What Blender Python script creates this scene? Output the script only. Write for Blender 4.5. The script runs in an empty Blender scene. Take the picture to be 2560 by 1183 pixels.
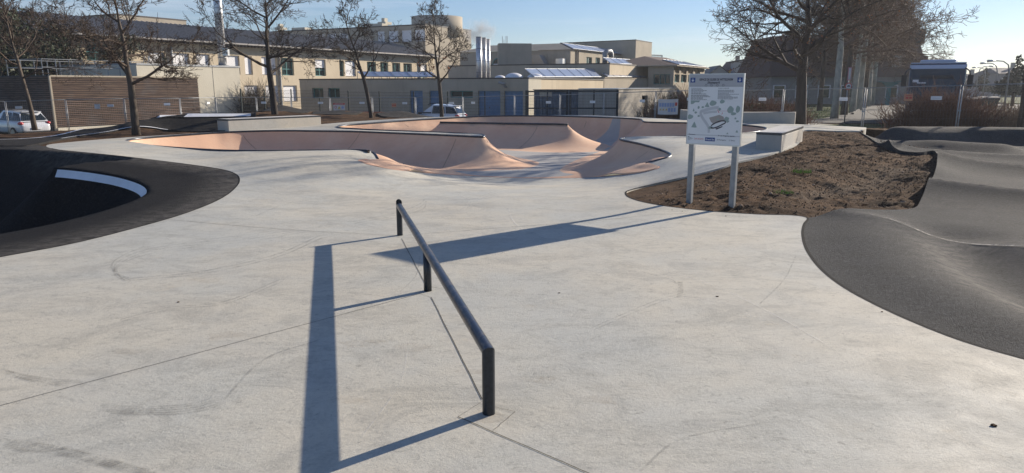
import bpy, bmesh, math, random
import numpy as np
from mathutils import Vector, geometry
R = math.radians
S = bpy.context.scene
C = S.collection

# ------------------------------------------------------------ camera, sky, sun, exposure
W_, H_ = 2560.0, 1183.0
FPX = 1775.0; HC = 1.9; PITCH = math.atan((591.5-215)/FPX)
cam_d = bpy.data.cameras.new('camera'); cam = bpy.data.objects.new('camera', cam_d); C.objects.link(cam)
cam_d.sensor_width = 36.0; cam_d.lens = FPX/W_*36.0; cam_d.clip_end = 9000; cam_d.clip_start = .05
cam.location = (0, 0, HC); cam.rotation_euler = (math.pi/2-PITCH, 0, 0)
S.camera = cam
SUN_EL = 20.1; SUN_AZ = 51.5       # azimuth measured from +Y towards +X
world = bpy.data.worlds.new('World'); S.world = world; world.use_nodes = True
wn = world.node_tree.nodes; wl = world.node_tree.links
sky = wn.new('ShaderNodeTexSky'); sky.sky_type = 'NISHITA'; sky.sun_disc = False
sky.sun_elevation = R(SUN_EL); sky.sun_rotation = R(SUN_AZ); sky.altitude = 200
sky.air_density = 1.0; sky.dust_density = 0.15; sky.ozone_density = 3.0
bg = wn['Background']; bg.inputs[1].default_value = 0.062
tint = wn.new('ShaderNodeMix'); tint.data_type = 'RGBA'; tint.blend_type = 'MULTIPLY'; tint.inputs[0].default_value = 1
tint.inputs[7].default_value = (.93, .98, 1.16, 1); wl.new(sky.outputs[0], tint.inputs[6]); wl.new(tint.outputs[2], bg.inputs[0])
wtc = wn.new('ShaderNodeTexCoord'); wmp = wn.new('ShaderNodeMapping'); wmp.inputs['Scale'].default_value = (1.2, 1.2, 16); wmp.inputs['Rotation'].default_value = (.10, .06, .5)
wns = wn.new('ShaderNodeTexNoise'); wns.inputs['Scale'].default_value = 2.6; wns.inputs['Detail'].default_value = 7; wns.inputs['Roughness'].default_value = .62
wmr = wn.new('ShaderNodeMapRange'); wmr.inputs[1].default_value = .50; wmr.inputs[2].default_value = .78; wmr.inputs[4].default_value = .42
wl.new(wtc.outputs['Generated'], wmp.inputs[0]); wl.new(wmp.outputs[0], wns.inputs['Vector']); wl.new(wns.outputs[0], wmr.inputs[0])
cir = wn.new('ShaderNodeMix'); cir.data_type = 'RGBA'; cir.inputs[7].default_value = (8.5, 9.2, 10.2, 1); wl.new(wmr.outputs[0], cir.inputs[0]); wl.new(tint.outputs[2], cir.inputs[6]); wl.new(cir.outputs[2], bg.inputs[0])
sun_d = bpy.data.lights.new('sun', 'SUN'); sun = bpy.data.objects.new('sun', sun_d); C.objects.link(sun)
sun_d.energy = 4.9; sun_d.angle = R(.53); sun_d.color = (1, .885, .735)
sv = Vector((math.sin(R(SUN_AZ))*math.cos(R(SUN_EL)), math.cos(R(SUN_AZ))*math.cos(R(SUN_EL)), math.sin(R(SUN_EL))))
sun.rotation_euler = sv.to_track_quat('Z', 'Y').to_euler()
S.view_settings.view_transform = 'Standard'; S.view_settings.look = 'None'
S.view_settings.exposure = 0.66; S.view_settings.gamma = 1
S.render.engine = 'CYCLES'

# ------------------------------------------------------------ measuring: pixel of the photograph -> point in the place
def ray(x, y):
    u = (x-W_/2)/FPX; v = -(y-H_/2)/FPX
    return (u, math.cos(PITCH)+v*math.sin(PITCH), -math.sin(PITCH)+v*math.cos(PITCH))
def G(x, y, z=0.0):
    d = ray(x, y); t = (z-HC)/d[2]; return (t*d[0], t*d[1])
def P(x, y, Y):
    d = ray(x, y); t = Y/d[1]; return Vector((t*d[0], Y, HC+t*d[2]))
def hit(x, y, zf, z0=.2):
    z = z0
    for i in range(60):
        g = G(x, y, z); zn = float(zf(np.array([g[0]]), np.array([g[1]]))[0])
        if abs(zn-z) < 1e-4: break
        z += .5*(zn-z)
    return (g[0], g[1], zn)
def XatY(px, Y): return (px-W_/2)/FPX*Y/ (math.cos(PITCH)) * 1.0
def smooth(pts, n=6, closed=False):
    pts = [np.array(p, float) for p in pts]; out = []; m = len(pts)
    rng = range(m if closed else m-1)
    for i in rng:
        p0 = pts[(i-1) % m] if (closed or i > 0) else pts[0]*2-pts[1]
        p1 = pts[i]; p2 = pts[(i+1) % m]
        p3 = pts[(i+2) % m] if (closed or i+2 < m) else p2*2-p1
        for k in range(n):
            t = k/n
            out.append(.5*((2*p1)+(-p0+p2)*t+(2*p0-5*p1+4*p2-p3)*t*t+(-p0+3*p1-3*p2+p3)*t**3))
    if not closed: out.append(pts[-1])
    return [tuple(q) for q in out]

# ------------------------------------------------------------ materials
def mat(name, col=(.5,.5,.5), rough=.7, metal=0.0, spec=.5, var=0.0, vscale=3.0, bump=0.0, bscale=30.0, detail=6, stretch=None, col2=None, coat=0):
    m = bpy.data.materials.new(name); m.use_nodes = True; nt = m.node_tree; b = nt.nodes['Principled BSDF']
    b.inputs['Base Color'].default_value = (*col, 1); b.inputs['Roughness'].default_value = rough
    b.inputs['Metallic'].default_value = metal; b.inputs['Specular IOR Level'].default_value = spec
    b.inputs['Coat Weight'].default_value = coat
    tc = nt.nodes.new('ShaderNodeTexCoord'); src = tc.outputs['Object']
    if stretch:
        mp = nt.nodes.new('ShaderNodeMapping'); mp.inputs['Scale'].default_value = stretch
        nt.links.new(src, mp.inputs[0]); src = mp.outputs[0]
    if var or col2:
        n = nt.nodes.new('ShaderNodeTexNoise'); n.inputs['Scale'].default_value = vscale; n.inputs['Detail'].default_value = detail
        n.inputs['Roughness'].default_value = .65
        nt.links.new(src, n.inputs['Vector'])
        r = nt.nodes.new('ShaderNodeValToRGB'); nt.links.new(n.outputs[0], r.inputs[0])
        a = tuple(c*(1-var) for c in col); c2 = col2 if col2 else tuple(min(1, c*(1+var)) for c in col)
        r.color_ramp.elements[0].position = .32; r.color_ramp.elements[0].color = (*a, 1)
        r.color_ramp.elements[1].position = .68; r.color_ramp.elements[1].color = (*c2, 1)
        nt.links.new(r.outputs[0], b.inputs['Base Color'])
    if bump:
        n2 = nt.nodes.new('ShaderNodeTexNoise'); n2.inputs['Scale'].default_value = bscale; n2.inputs['Detail'].default_value = 5
        nt.links.new(src, n2.inputs['Vector'])
        bp = nt.nodes.new('ShaderNodeBump'); bp.inputs['Strength'].default_value = bump; bp.inputs['Distance'].default_value = .02
        nt.links.new(n2.outputs[0], bp.inputs['Height']); nt.links.new(bp.outputs[0], b.inputs['Normal'])
    return m
class NT:
    """small node builder"""
    def __init__(s, m): s.nt = m.node_tree; s.b = s.nt.nodes['Principled BSDF']; s.tc = s.nt.nodes.new('ShaderNodeTexCoord')
    def L(s, a, b): s.nt.links.new(a, b)
    def noise(s, scale, detail=5, rough=.6, stretch=None, rot=0, dist=0, lo=.35, hi=.65, src=None):
        v = src or s.tc.outputs['Object']
        if stretch or rot:
            mp = s.nt.nodes.new('ShaderNodeMapping'); mp.inputs['Scale'].default_value = stretch or (1,1,1)
            mp.inputs['Rotation'].default_value = (0,0,rot); s.L(v, mp.inputs[0]); v = mp.outputs[0]
        n = s.nt.nodes.new('ShaderNodeTexNoise'); n.inputs['Scale'].default_value = scale; n.inputs['Detail'].default_value = detail
        n.inputs['Roughness'].default_value = rough; n.inputs['Distortion'].default_value = dist; s.L(v, n.inputs['Vector'])
        return s.ramp(n.outputs[0], lo, hi)
    def ramp(s, x, lo, hi, a=0, b=1):
        r = s.nt.nodes.new('ShaderNodeMapRange'); r.interpolation_type = 'SMOOTHSTEP'
        for i, v in enumerate((lo, hi, a, b)): r.inputs[i+1].default_value = v
        s.L(x, r.inputs[0]); return r.outputs[0]
    def mix(s, f, a, b, mode='MIX'):
        m = s.nt.nodes.new('ShaderNodeMix'); m.data_type = 'RGBA'; m.blend_type = mode
        for sock, v in ((m.inputs[0], f), (m.inputs[6], a), (m.inputs[7], b)):
            if isinstance(v, (int, float)): sock.default_value = v
            elif isinstance(v, tuple): sock.default_value = (*v, 1)
            else: s.L(v, sock)
        return m.outputs[2]
    def math(s, op, a, b=0.0):
        m = s.nt.nodes.new('ShaderNodeMath'); m.operation = op
        for sock, v in ((m.inputs[0], a), (m.inputs[1], b)):
            if isinstance(v, (int, float)): sock.default_value = v
            else: s.L(v, sock)
        return m.outputs[0]
    def attr(s, name):
        a = s.nt.nodes.new('ShaderNodeAttribute'); a.attribute_name = name; return a.outputs['Fac']
    def bump(s, h, strength, dist=.02):
        b = s.nt.nodes.new('ShaderNodeBump'); b.inputs['Strength'].default_value = strength; b.inputs['Distance'].default_value = dist
        s.L(h, b.inputs['Height']); s.L(b.outputs[0], s.b.inputs['Normal'])
    def color(s, c): s.L(c, s.b.inputs['Base Color'])
M = {}
def concrete(name, base, warm, dark, k=1.0):
    m = mat(name, base, .62, spec=.35); n = NT(m)
    cool = (base[0]*.93, base[1]*.955, base[2]*1.0); ST = (1, 1.5, 1)
    c = n.mix(n.noise(.28, 6, .6, lo=.38, hi=.62), warm, cool)
    c = n.mix(n.math('MULTIPLY', n.noise(1.1, 10, .82, ST, .35, .9, .45, .62), .40*k), c, dark)
    c = n.mix(n.math('MULTIPLY', n.noise(3.6, 10, .84, ST, -.25, 1.2, .50, .66), .40*k), c, dark)
    c = n.mix(n.math('MULTIPLY', n.noise(2.4, 9, .8, (1,2.0,1), .9, .8, .52, .70), .36*k), c, tuple(min(1, x*1.18) for x in base))
    c = n.mix(n.math('MULTIPLY', n.noise(14, 9, .85, ST, .3, 1.0, .52, .66), .62*k), c, tuple(x*.72 for x in dark))
    c = n.mix(n.math('MULTIPLY', n.noise(17, 8, .85, (2.6,1,1), -.5, .8, .54, .68), .55*k), c, tuple(min(1, x*1.25) for x in base))
    c = n.mix(n.math('MULTIPLY', n.noise(1.3, 9, .8, lo=.58, hi=.70), .32*k), c, (base[0]*1.0, base[1]*.86, base[2]*.70))
    sp = n.math('MULTIPLY', n.noise(24, 9, .88, (1,2,1), .2, 2.0, .58, .66), n.noise(.9, 6, .75, lo=.43, hi=.58))
    c = n.mix(n.math('MULTIPLY', sp, .9*k), c, (.13,.13,.13))
    n.color(c); n.bump(n.noise(38, 8, .75, lo=.2, hi=.8), .25, .01)
    n.L(n.ramp(n.noise(1.9, 6, lo=.3, hi=.7), 0, 1, .66, .85), n.b.inputs['Roughness'])
    return m
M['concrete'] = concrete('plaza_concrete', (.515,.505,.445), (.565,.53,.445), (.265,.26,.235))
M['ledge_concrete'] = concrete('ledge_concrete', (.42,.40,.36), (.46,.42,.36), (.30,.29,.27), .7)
def bowlmat():
    m = mat('bowl_wall_concrete', (.5,.35,.27), .8, spec=.25); n = NT(m)
    pink = n.mix(n.noise(.8, 6), (.70,.45,.31), (.76,.525,.37))
    pink = n.mix(n.math('MULTIPLY', n.noise(4, 8, .75, (1, 3, 1), .8, .8, .48, .75), .42), pink, (.50,.32,.23))
    pink = n.mix(n.math('MULTIPLY', n.noise(12, 6, .7, (3, 1, 1), .3, .5, .55, .75), .30), pink, (.66,.46,.34))
    grey = n.mix(n.noise(1.0, 6), (.47,.455,.43), (.42,.41,.39))
    grey = n.mix(n.math('MULTIPLY', n.noise(3, 8, .7, (1, 3, 1), .5, .8, .5, .75), .4), grey, (.30,.30,.29))
    wv = n.noise(1.2, 4, lo=0, hi=1)
    f = n.ramp(n.math('ADD', n.attr('pink'), n.math('MULTIPLY', n.math('SUBTRACT', wv, .5), .03)), .48, .52)
    n.color(n.mix(f, grey, pink)); n.bump(n.noise(40, 5, .7, lo=.2, hi=.8), .12, .01)
    return m
M['bowl'] = bowlmat()
def asphalt(name, col, light, amount=.5):
    m = mat(name, col, .9, spec=.15); n = NT(m)
    c = n.mix(n.noise(1.3, 6), col, tuple(x*1.25 for x in col))
    c = n.mix(n.math('MULTIPLY', n.noise(.7, 7, .7, (1, 2.5, 1), .4, .7, .5, .8), amount), c, light)
    c = n.mix(n.math('MULTIPLY', n.noise(160, 2, .5, lo=.5, hi=.75), .45), c, tuple(x*2.3+.02 for x in col))
    c = n.mix(n.math('MULTIPLY', n.noise(24, 4, .8, lo=.52, hi=.60), .50), c, tuple(x*2.1+.012 for x in col)); c = n.mix(n.math('MULTIPLY', n.noise(31, 4, .8, lo=.53, hi=.61), .60), c, tuple(x*.35 for x in col))
    c = n.mix(n.math('MULTIPLY', n.attr('dust_and_sun'), n.noise(5, 8, .75, (1,1.5,1), 0, .5, .25, .75)), c, (.235,.22,.20))  # mask carries dust and, on the right track, painted sunlit patches
    n.color(c); n.bump(n.noise(60, 5, .8, lo=.2, hi=.8), .8, .012)
    return m
M['asphalt_dark'] = asphalt('asphalt_black', (.011,.011,.012), (.034,.031,.029), .45)
M['asphalt'] = asphalt('asphalt_grey', (.046,.048,.051), (.092,.090,.088), .55)
def dirt():
    m = mat('dirt', (.12,.08,.05), .95, spec=.1); n = NT(m)
    c = n.mix(n.noise(.8, 8, .7, lo=.4, hi=.6), (.10,.062,.039), (.18,.112,.068))
    c = n.mix(n.math('MULTIPLY', n.noise(5, 9, .8, (1,2,1), .4, 1, .50, .62), .8), c, (.026,.016,.012))
    c = n.mix(n.math('MULTIPLY', n.noise(22, 6, .8, (1,2,1), .2, .8, .56, .66), .7), c, (.20,.125,.075))
    c = n.mix(n.math('MULTIPLY', n.noise(60, 4, .7, lo=.60, hi=.68), .6), c, (.035,.024,.018))
    c = n.mix(n.attr('path'), c, (.21,.165,.125))
    n.color(c); n.bump(n.noise(13, 10, .85, (1,1.6,1), lo=.1, hi=.9), 1.0, .06)
    return m
M['dirt'] = dirt()
M['steel_dark'] = mat('painted_steel', (.022,.028,.036), .32, .2, var=.3, vscale=40)
def railmat():
    m = mat('worn_rail_steel', (.05,.05,.06), .28, .75); n = NT(m)
    c = n.mix(n.noise(14, 8, .7, (1, .5, 1), 0, .5, .45, .65), (.055,.062,.082), (.20,.15,.12))
    c = n.mix(n.noise(60, 4, .6, lo=.55, hi=.7), c, (.03,.03,.035)); n.color(c); return m
M['rail'] = railmat()
M['coping'] = mat('coping_steel', (.055,.06,.07), .35, .6, var=.35, vscale=8)
M['galv'] = mat('galvanised_steel', (.30,.315,.33), .5, .45, var=.18, vscale=9)
M['white_paint'] = mat('white_line_paint', (.78,.80,.84), .6, var=.08, vscale=3)

# ------------------------------------------------------------ object helpers
def tag(o, label=None, cat=None, group=None, kind=None):
    if label: o['label'] = label
    if cat: o['category'] = cat
    if group: o['group'] = group
    if kind: o['kind'] = kind
    return o
def empty(name, loc=(0,0,0), rz=0, label=None, cat=None, group=None):
    o = bpy.data.objects.new(name, None); o.empty_display_size = .2; C.objects.link(o)
    o.location = loc; o.rotation_euler = (0,0,rz); return tag(o, label, cat, group)
class MB:
    def __init__(s): s.v = []; s.f = []
    def quad(s, *p):
        i = len(s.v); s.v += [tuple(q) for q in p]; s.f.append(tuple(range(i, i+len(p)))); return s
    def box(s, x0, x1, y0, y1, z0, z1):
        i = len(s.v)
        s.v += [(x0,y0,z0),(x1,y0,z0),(x1,y1,z0),(x0,y1,z0),(x0,y0,z1),(x1,y0,z1),(x1,y1,z1),(x0,y1,z1)]
        s.f += [(i,i+3,i+2,i+1),(i+4,i+5,i+6,i+7),(i,i+1,i+5,i+4),(i+1,i+2,i+6,i+5),(i+2,i+3,i+7,i+6),(i+3,i,i+4,i+7)]; return s
    def prism(s, poly, z0, z1):
        i = len(s.v); n = len(poly)
        zt = z1 if hasattr(z1, '__len__') else [z1]*n
        s.v += [(p[0],p[1],z0) for p in poly]+[(p[0],p[1],zt[k]) for k, p in enumerate(poly)]
        s.f += [tuple(range(i+n-1, i-1, -1)), tuple(range(i+n, i+2*n))]
        for k in range(n): s.f.append((i+k, i+(k+1) % n, i+n+(k+1) % n, i+n+k))
        return s
    def tube(s, pts, r, sides=8, cap=True):
        pts = [Vector(p) for p in pts]; n = len(pts); i0 = len(s.v)
        rr = r if hasattr(r, '__len__') else [r]*n
        t = (pts[1]-pts[0]).normalized(); up = Vector((0,0,1)) if abs(t.z) < .9 else Vector((1,0,0))
        a = t.cross(up).normalized()
        for k in range(n):
            tt = (pts[min(k+1,n-1)]-pts[max(k-1,0)])
            if tt.length < 1e-9: tt = t
            t = tt.normalized(); a = (a-t*a.dot(t)).normalized(); b = t.cross(a)
            for j in range(sides):
                w = 2*math.pi*j/sides; q = pts[k]+(a*math.cos(w)+b*math.sin(w))*rr[k]; s.v.append((q.x,q.y,q.z))
        for k in range(n-1):
            for j in range(sides):
                j2 = (j+1) % sides; s.f.append((i0+k*sides+j, i0+k*sides+j2, i0+(k+1)*sides+j2, i0+(k+1)*sides+j))
        if cap: s.f.append(tuple(i0+j for j in range(sides-1,-1,-1))); s.f.append(tuple(i0+(n-1)*sides+j for j in range(sides)))
        return s
    def build(s, name, m, parent=None, smooth_=False, local=False):
        me = bpy.data.meshes.new(name); me.from_pydata(s.v, [], s.f); me.materials.append(m)
        if smooth_: me.polygons.foreach_set('use_smooth', [True]*len(me.polygons))
        me.update(); o = bpy.data.objects.new(name, me); C.objects.link(o)
        if parent is not None: o.parent = parent
        return o
def arrobj(name, v, f, m, parent=None, smooth_=True):
    v = np.asarray(v, np.float32); f = np.asarray(f, np.int32); k = f.shape[1]
    me = bpy.data.meshes.new(name); me.vertices.add(len(v)); me.vertices.foreach_set('co', v.ravel())
    me.loops.add(f.size); me.loops.foreach_set('vertex_index', f.ravel()); me.polygons.add(len(f))
    me.polygons.foreach_set('loop_start', np.arange(0, f.size, k, dtype=np.int32))
    me.polygons.foreach_set('use_smooth', np.full(len(f), smooth_))
    me.materials.append(m); me.update(calc_edges=True); me.validate()
    o = bpy.data.objects.new(name, me); C.objects.link(o)
    if parent is not None: o.parent = parent
    return o
# ------------------------------------------------------------ the lie of the land
def inpoly(x, y, poly):
    x = np.asarray(x); y = np.asarray(y); c = np.zeros(x.shape, bool); n = len(poly)
    for i in range(n):
        x0, y0 = poly[i][:2]; x1, y1 = poly[(i+1) % n][:2]
        if y0 == y1: continue
        t = ((y0 > y) != (y1 > y)) & (x < (x1-x0)*(y-y0)/(y1-y0)+x0); c ^= t
    return c
def dline(x, y, pts, closed=False):
    """distance to a polyline and the position (index) of the nearest point"""
    x = np.asarray(x, float); y = np.asarray(y, float); best = np.full(x.shape, 1e9); par = np.zeros(x.shape)
    n = len(pts)
    for i in range(n if closed else n-1):
        ax, ay = pts[i][:2]; bx, by = pts[(i+1) % n][:2]; dx, dy = bx-ax, by-ay; L2 = dx*dx+dy*dy+1e-12
        t = np.clip(((x-ax)*dx+(y-ay)*dy)/L2, 0, 1); d = (x-ax-t*dx)**2+(y-ay-t*dy)**2
        m = d < best; best = np.where(m, d, best); par = np.where(m, i+t, par)
    return np.sqrt(best), par
def sstep(t): t = np.clip(t, 0, 1); return t*t*(3-2*t)
def zfar(x, y): return -.9+.75*sstep((np.asarray(x)-1)/15.0)
# control heights: pixel x, pixel y, height in metres
ctl = []
for x in (-9,-6,-3,0,3,6,9):
    for y in (-3,0,3,6,9): ctl.append((x, y, 0.0))
for x in (-3.,-1,1,3): ctl.append((x, 11.5, -.03))
def cp(z, *pts):
    for p in pts: g = G(p[0], p[1], z); ctl.append((g[0], g[1], z))
cp(.0, (1564,483),(1400,500),(1200,505),(1650,460),(1980,538),(1800,530))
cp(-.18,(1200,465),(1350,470)); cp(-.10,(1480,470),(1050,462)); cp(-.22,(1120,448))
cp(-.36,(1300,445),(1200,441),(1400,445)); cp(-.30,(1120,436),(1500,441)); cp(-.17,(1040,430)); cp(-.12,(1560,434)); cp(.0,(970,421)); cp(.12,(1646,420)); cp(.10,(930,412))
cp(.22,(890,403)); cp(.28,(600,405),(760,405),(450,395)); cp(.14,(620,440),(750,440)); cp(.04,(640,480),(800,480),(900,450))
cp(.33,(700,390),(850,385)); cp(.42,(200,362),(125,368),(250,385))
cp(.45,(500,335),(550,327),(300,350),(1900,345),(1780,355),(1700,360))
cp(.5,(1990,312),(2100,318),(800,313)); cp(.58,(1000,298)); cp(.6,(1480,288),(1250,288),(1650,300))
cp(.36,(1760,375),(1850,380),(1950,376)); cp(.27,(1700,400)); cp(.30,(1800,395),(1840,403)); cp(.18,(1700,418))
cp(.05,(500,520),(560,492)); cp(.12,(598,447)); cp(.17,(560,425)); cp(.24,(500,415)); cp(.34,(400,402))
cp(0,(0,643),(200,605),(400,553),(300,640))
for x, y, z in ((-12,3,0),(-20,5,0),(-14,12,.2),(-24,12,.2),(-24,18,.35),(-15,9,.05)): ctl.append((x, y, z))
LIPC = [(945,398,.27),(922,378,.33),(800,377,.33),(620,378,.33),(470,372,.35),(316,353,.40),(430,340,.42),(560,331,.45),(720,327,.46),(880,329,.46),(1060,336,.46),(1211,341,.45),(1150,334,.46),(1050,330,.47),(950,326,.48),(843,317,.50),(920,309,.52),(1060,299,.56),(1180,292,.6),(1350,290,.6),(1540,295,.6),(1612,305,.56),(1722,307.5,.54),(1854,313,.50),(1916,321,.47),(1851,334,.44),(1720,341,.43),(1553,347,.43),(1600,360,.40),(1645,373,.36),(1677,388,.30),(1645,401,.22),(1616,408,.17)]
for a, b, z in LIPC: cp(z, (a, b))
# back-left track, berm and mounds
cp(.30,(0,358),(60,365)); cp(.2,(0,346),(90,352)); cp(.15,(150,345),(200,335)); cp(.12,(250,331),(320,322),(300,318))
cp(.05,(380,322),(480,328),(560,326),(420,326))
for p, z, Y in (((325,287),.62,30.5),((400,285),.70,31.5),((480,284),.70,32),((560,283),.68,32.5),((640,281),.68,33),((700,279),.70,33.5)):
    g = P(p[0], p[1], Y); ctl.append((g.x, Y, g.z))
for x, y, z in ((-22,37,-.8),(-18,37,-.7),(-14,37,-.5),(-26,36,-.9),(-30,34,-.75),(-24,30,-.2),(-28,28,-.1),(-20,27,.1),(-34,30,-.5)): ctl.append((x, y, z))
for px, y, Y, w in ((690,268,37,0),(860,277,37,0),(1000,281,37,0)):
    g = P(px, y, Y); ctl.append((g.x, Y, g.z))
for px, y, Y in ((775,289,35.5),(925,288,35.5),(1090,294,37)):
    g = P(px, y, Y); ctl.append((g.x, Y, g.z))
for x, y in ((-12,41),(-8,41),(-4,41),(0,42),(4,42),(-18,42),(-25,41)): ctl.append((x, y, -.85))
for x, y, z in ((0,36,0.35),(4,36,.3),(8,35,0.2),(12,34,0.05),(-5,35.5,.3),(0,39,-.3),(6,39,-.3)): ctl.append((x, y, z))
# right: dirt, rollers
cp(.10,(1700,500),(1850,505),(1700,470)); cp(.25,(1850,460),(1900,430)); cp(.35,(2000,420),(2000,380),(2080,350)); cp(.10,(2100,470),(2200,480),(2250,450)); cp(.02,(2200,528),(2280,522))
cp(.3,(2200,360),(2280,400)); cp(.30,(2330,425))
ctl_a = np.array(ctl)
_d = np.sqrt((ctl_a[:,None,0]-ctl_a[None,:,0])**2+(ctl_a[:,None,1]-ctl_a[None,:,1])**2+.25)
_w = np.linalg.solve(_d-np.eye(len(ctl_a))*.16, ctl_a[:,2]-0.0)
SITE = [(-42,-8),(38,-8),(38,36),(30,40),(-42,43)]
def zbase(x, y):
    x = np.asarray(x, float); y = np.asarray(y, float); out = np.zeros(x.shape)
    xf = np.clip(x, -34, 30).ravel(); yf = y.ravel(); o = np.zeros(len(xf))
    for i in range(0, len(xf), 20000):
        s = slice(i, i+20000)
        o[s] = np.sqrt((xf[s,None]-ctl_a[None,:,0])**2+(yf[s,None]-ctl_a[None,:,1])**2+.25)@_w
    out = np.clip(o.reshape(x.shape), -1.1, .95)
    d, _ = dline(x, y, [(38,-8),(38,36),(30,40),(-42,43),(-42,-8)])
    w = sstep(d/4.0)*inpoly(x, y, SITE)
    return out*w+zfar(x, y)*(1-w)
def lift(px, zf=zbase, z0=.2):
    X = np.array([ray(p[0], p[1]) for p in px]); n = len(X); out = np.zeros((n, 3))
    t = np.linspace(0, 1, 260)**1.0
    for k in range(n):          # march along the line of sight, take the first crossing
        d = X[k]; g = d[:2]/np.hypot(d[0], d[1]); lo = (HC-1.0)/-d[2]*np.hypot(d[0], d[1]); hi = (HC+1.15)/-d[2]*np.hypot(d[0], d[1])
        s_ = lo+(hi-lo)*t; zz = HC+d[2]*s_/np.hypot(d[0], d[1]); h = zf(g[0]*s_, g[1]*s_); below = np.where(zz <= h)[0]
        i = below[0] if len(below) and below[0] > 0 else n and 130
        a, b = (zz[i-1]-h[i-1]), (zz[i]-h[i]); w = a/(a-b) if a != b else 0
        sx = s_[i-1]+(s_[i]-s_[i-1])*w; out[k] = (g[0]*sx, g[1]*sx, HC+d[2]*sx/np.hypot(d[0], d[1]))
    return [tuple(q) for q in out]

# ------------------------------------------------------------ outlines read off the photograph
pl_left = smooth([(-260,690),(0,643),(200,605),(400,553),(500,520),(560,492),(592,465),(598,447),(588,435),(560,425),(500,415),(400,402),(300,390),(200,380),(150,375),(125,370),(116,366),(125,361),(180,355),(260,348),(330,343),(430,337),(537,330)], 5)
pl_back = smooth([(800,311),(900,303),(1000,297),(1080,293),(1200,287),(1350,285.5),(1480,287),(1600,291),(1660,296),(1800,301),(1990,307),(2060,310),(2120,315),(2166,319),(2147,328)], 4)
pl_right = smooth([(2147,328),(2080,327),(2010,326),(2004,345),(1990,362),(1950,378),(1900,393),(1845,405),(1800,420),(1700,445),(1620,463),(1575,475),(1564,483),(1575,495),(1620,508),(1700,520),(1800,530),(1900,536),(1975,538),(2010,542),(2020,548),(2010,562),(2007,590),(2020,630),(2060,680),(2130,730),(2250,790),(2400,850),(2560,897),(2800,960)], 5)
pl_w = [q[:2] for q in lift(pl_left+pl_back+pl_right[1:])]
plaza_poly = pl_w + [(9,-6),(-9,-6),(-9,3)]
lip_px = smooth([(945,398),(937,386),(922,378),(880,376),(800,377),(700,378),(620,378),(540,376),(470,372),(400,367),(350,361),(325,357),(316,353),(328,349),(365,345),(430,340),(500,335),(560,331),(640,328),(720,327),(800,328),(880,329),(960,332),(1060,336),(1150,340),(1200,342.5),(1211,341),(1203,337.5),(1150,334),(1050,330),(950,326),(880,322),(852,320),(843,317),(862,313.5),(920,309),(1000,303),(1060,299),(1120,295.5),(1180,292),(1250,290),(1350,290),(1450,292),(1540,295),(1596,298),(1606,301),(1612,305),(1650,306.5),(1722,307.5),(1800,310),(1854,313),(1893,316.5),(1916,321),(1905,328),(1851,334),(1790,338),(1720,341),(1640,343),(1575,344.5),(1553,347),(1556,351),(1600,360),(1645,373),(1671,383),(1677,388),(1670,394),(1645,401),(1616,408)], 4)
_lc = np.array(LIPC); _pxl = np.array(lip_px); _cs = np.concatenate([[0], np.cumsum(np.hypot(*np.diff(_pxl, axis=0).T))])
_k = []; _st = 0
for q in _lc:
    _i = _st+int(np.argmin(np.hypot(_pxl[_st:_st+60,0]-q[0], _pxl[_st:_st+60,1]-q[1]))); _st = _i; _k.append(_cs[_i])
_zl = np.interp(_cs, _k, _lc[:,2])
lip = [(*G(p[0], p[1], z), z) for p, z in zip(lip_px, _zl)]
_lf = lift(lip_px)
for i, p in enumerate(lip_px):
    if (p[0] > 1630 and p[1] > 375) or (p[0] > 1600 and p[1] > 400) or (p[0] < 950 and p[1] > 379): lip[i] = _lf[i]
arc_px = smooth([(1616,408),(1635,414),(1646,420),(1610,430),(1560,437),(1500,442),(1450,444),(1350,445.5),(1250,443),(1150,438),(1050,431),(980,423),(930,413),(905,405),(900,401),(920,399),(945,398)], 4)
arc = lift(arc_px)
bowl_poly = [q[:2] for q in lip]+[q[:2] for q in arc[1:-1]]
ridge = [(*P(px, py, 1)[:0], *G(px, py, .45), .45) for px, py in [(1100,307),(1180,308.5),(1260,310),(1340,311),(1420,312)]]
ZF = -.38
def prof(t):      # t: 0 at the lip, 1 at the foot; circular transition
    x = 1-np.clip(t, 0, 1); k = .90
    return (1-np.sqrt(1-(k*x)**2))/(1-math.sqrt(1-k*k))
lipz = np.array([q[2] for q in lip]); _tip = min(range(len(lip_px)), key=lambda i: abs(lip_px[i][0]-1211)+abs(lip_px[i][1]-341))
def bowl_z(x, y, want=False):
    zb = zbase(x, y)
    dA, _ = dline(x, y, arc); wA = np.exp(-(dA/1.0)**2)
    zf = ZF*(1-wA)+zb*wA
    d, par = dline(x, y, lip); zl = np.interp(par, np.arange(len(lip)), lipz)
    run = 1.80
    z = zf+np.maximum(zl-zf, 0)*prof(d/run)
    dr, _ = dline(x, y, ridge); rr = 2.35
    z2 = zf+(.45-zf)*prof(dr/rr)
    z = np.maximum(z, z2)
    if not want: return z
    ds, _ = dline(x, y, grey+[grey[0]]); sd = np.where(inpoly(x, y, grey), ds, -ds)
    return z, np.clip(.5-sd, 0, 1)
grey = [G(*p, -.36) for p in smooth([(1348,407),(1338,415),(1300,424),(1245,432),(1190,436),(1130,437),(1200,441),(1300,444),(1400,443.5),(1440,442),(1408,439),(1398,430),(1410,415),(1450,395),(1500,378),(1528,367),(1552,351),(1520,354),(1488,357),(1510,363),(1526,371),(1500,377),(1430,380),(1350,379),(1290,376),(1240,374),(1262,383),(1300,394),(1335,401)], 3, True)]

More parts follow.
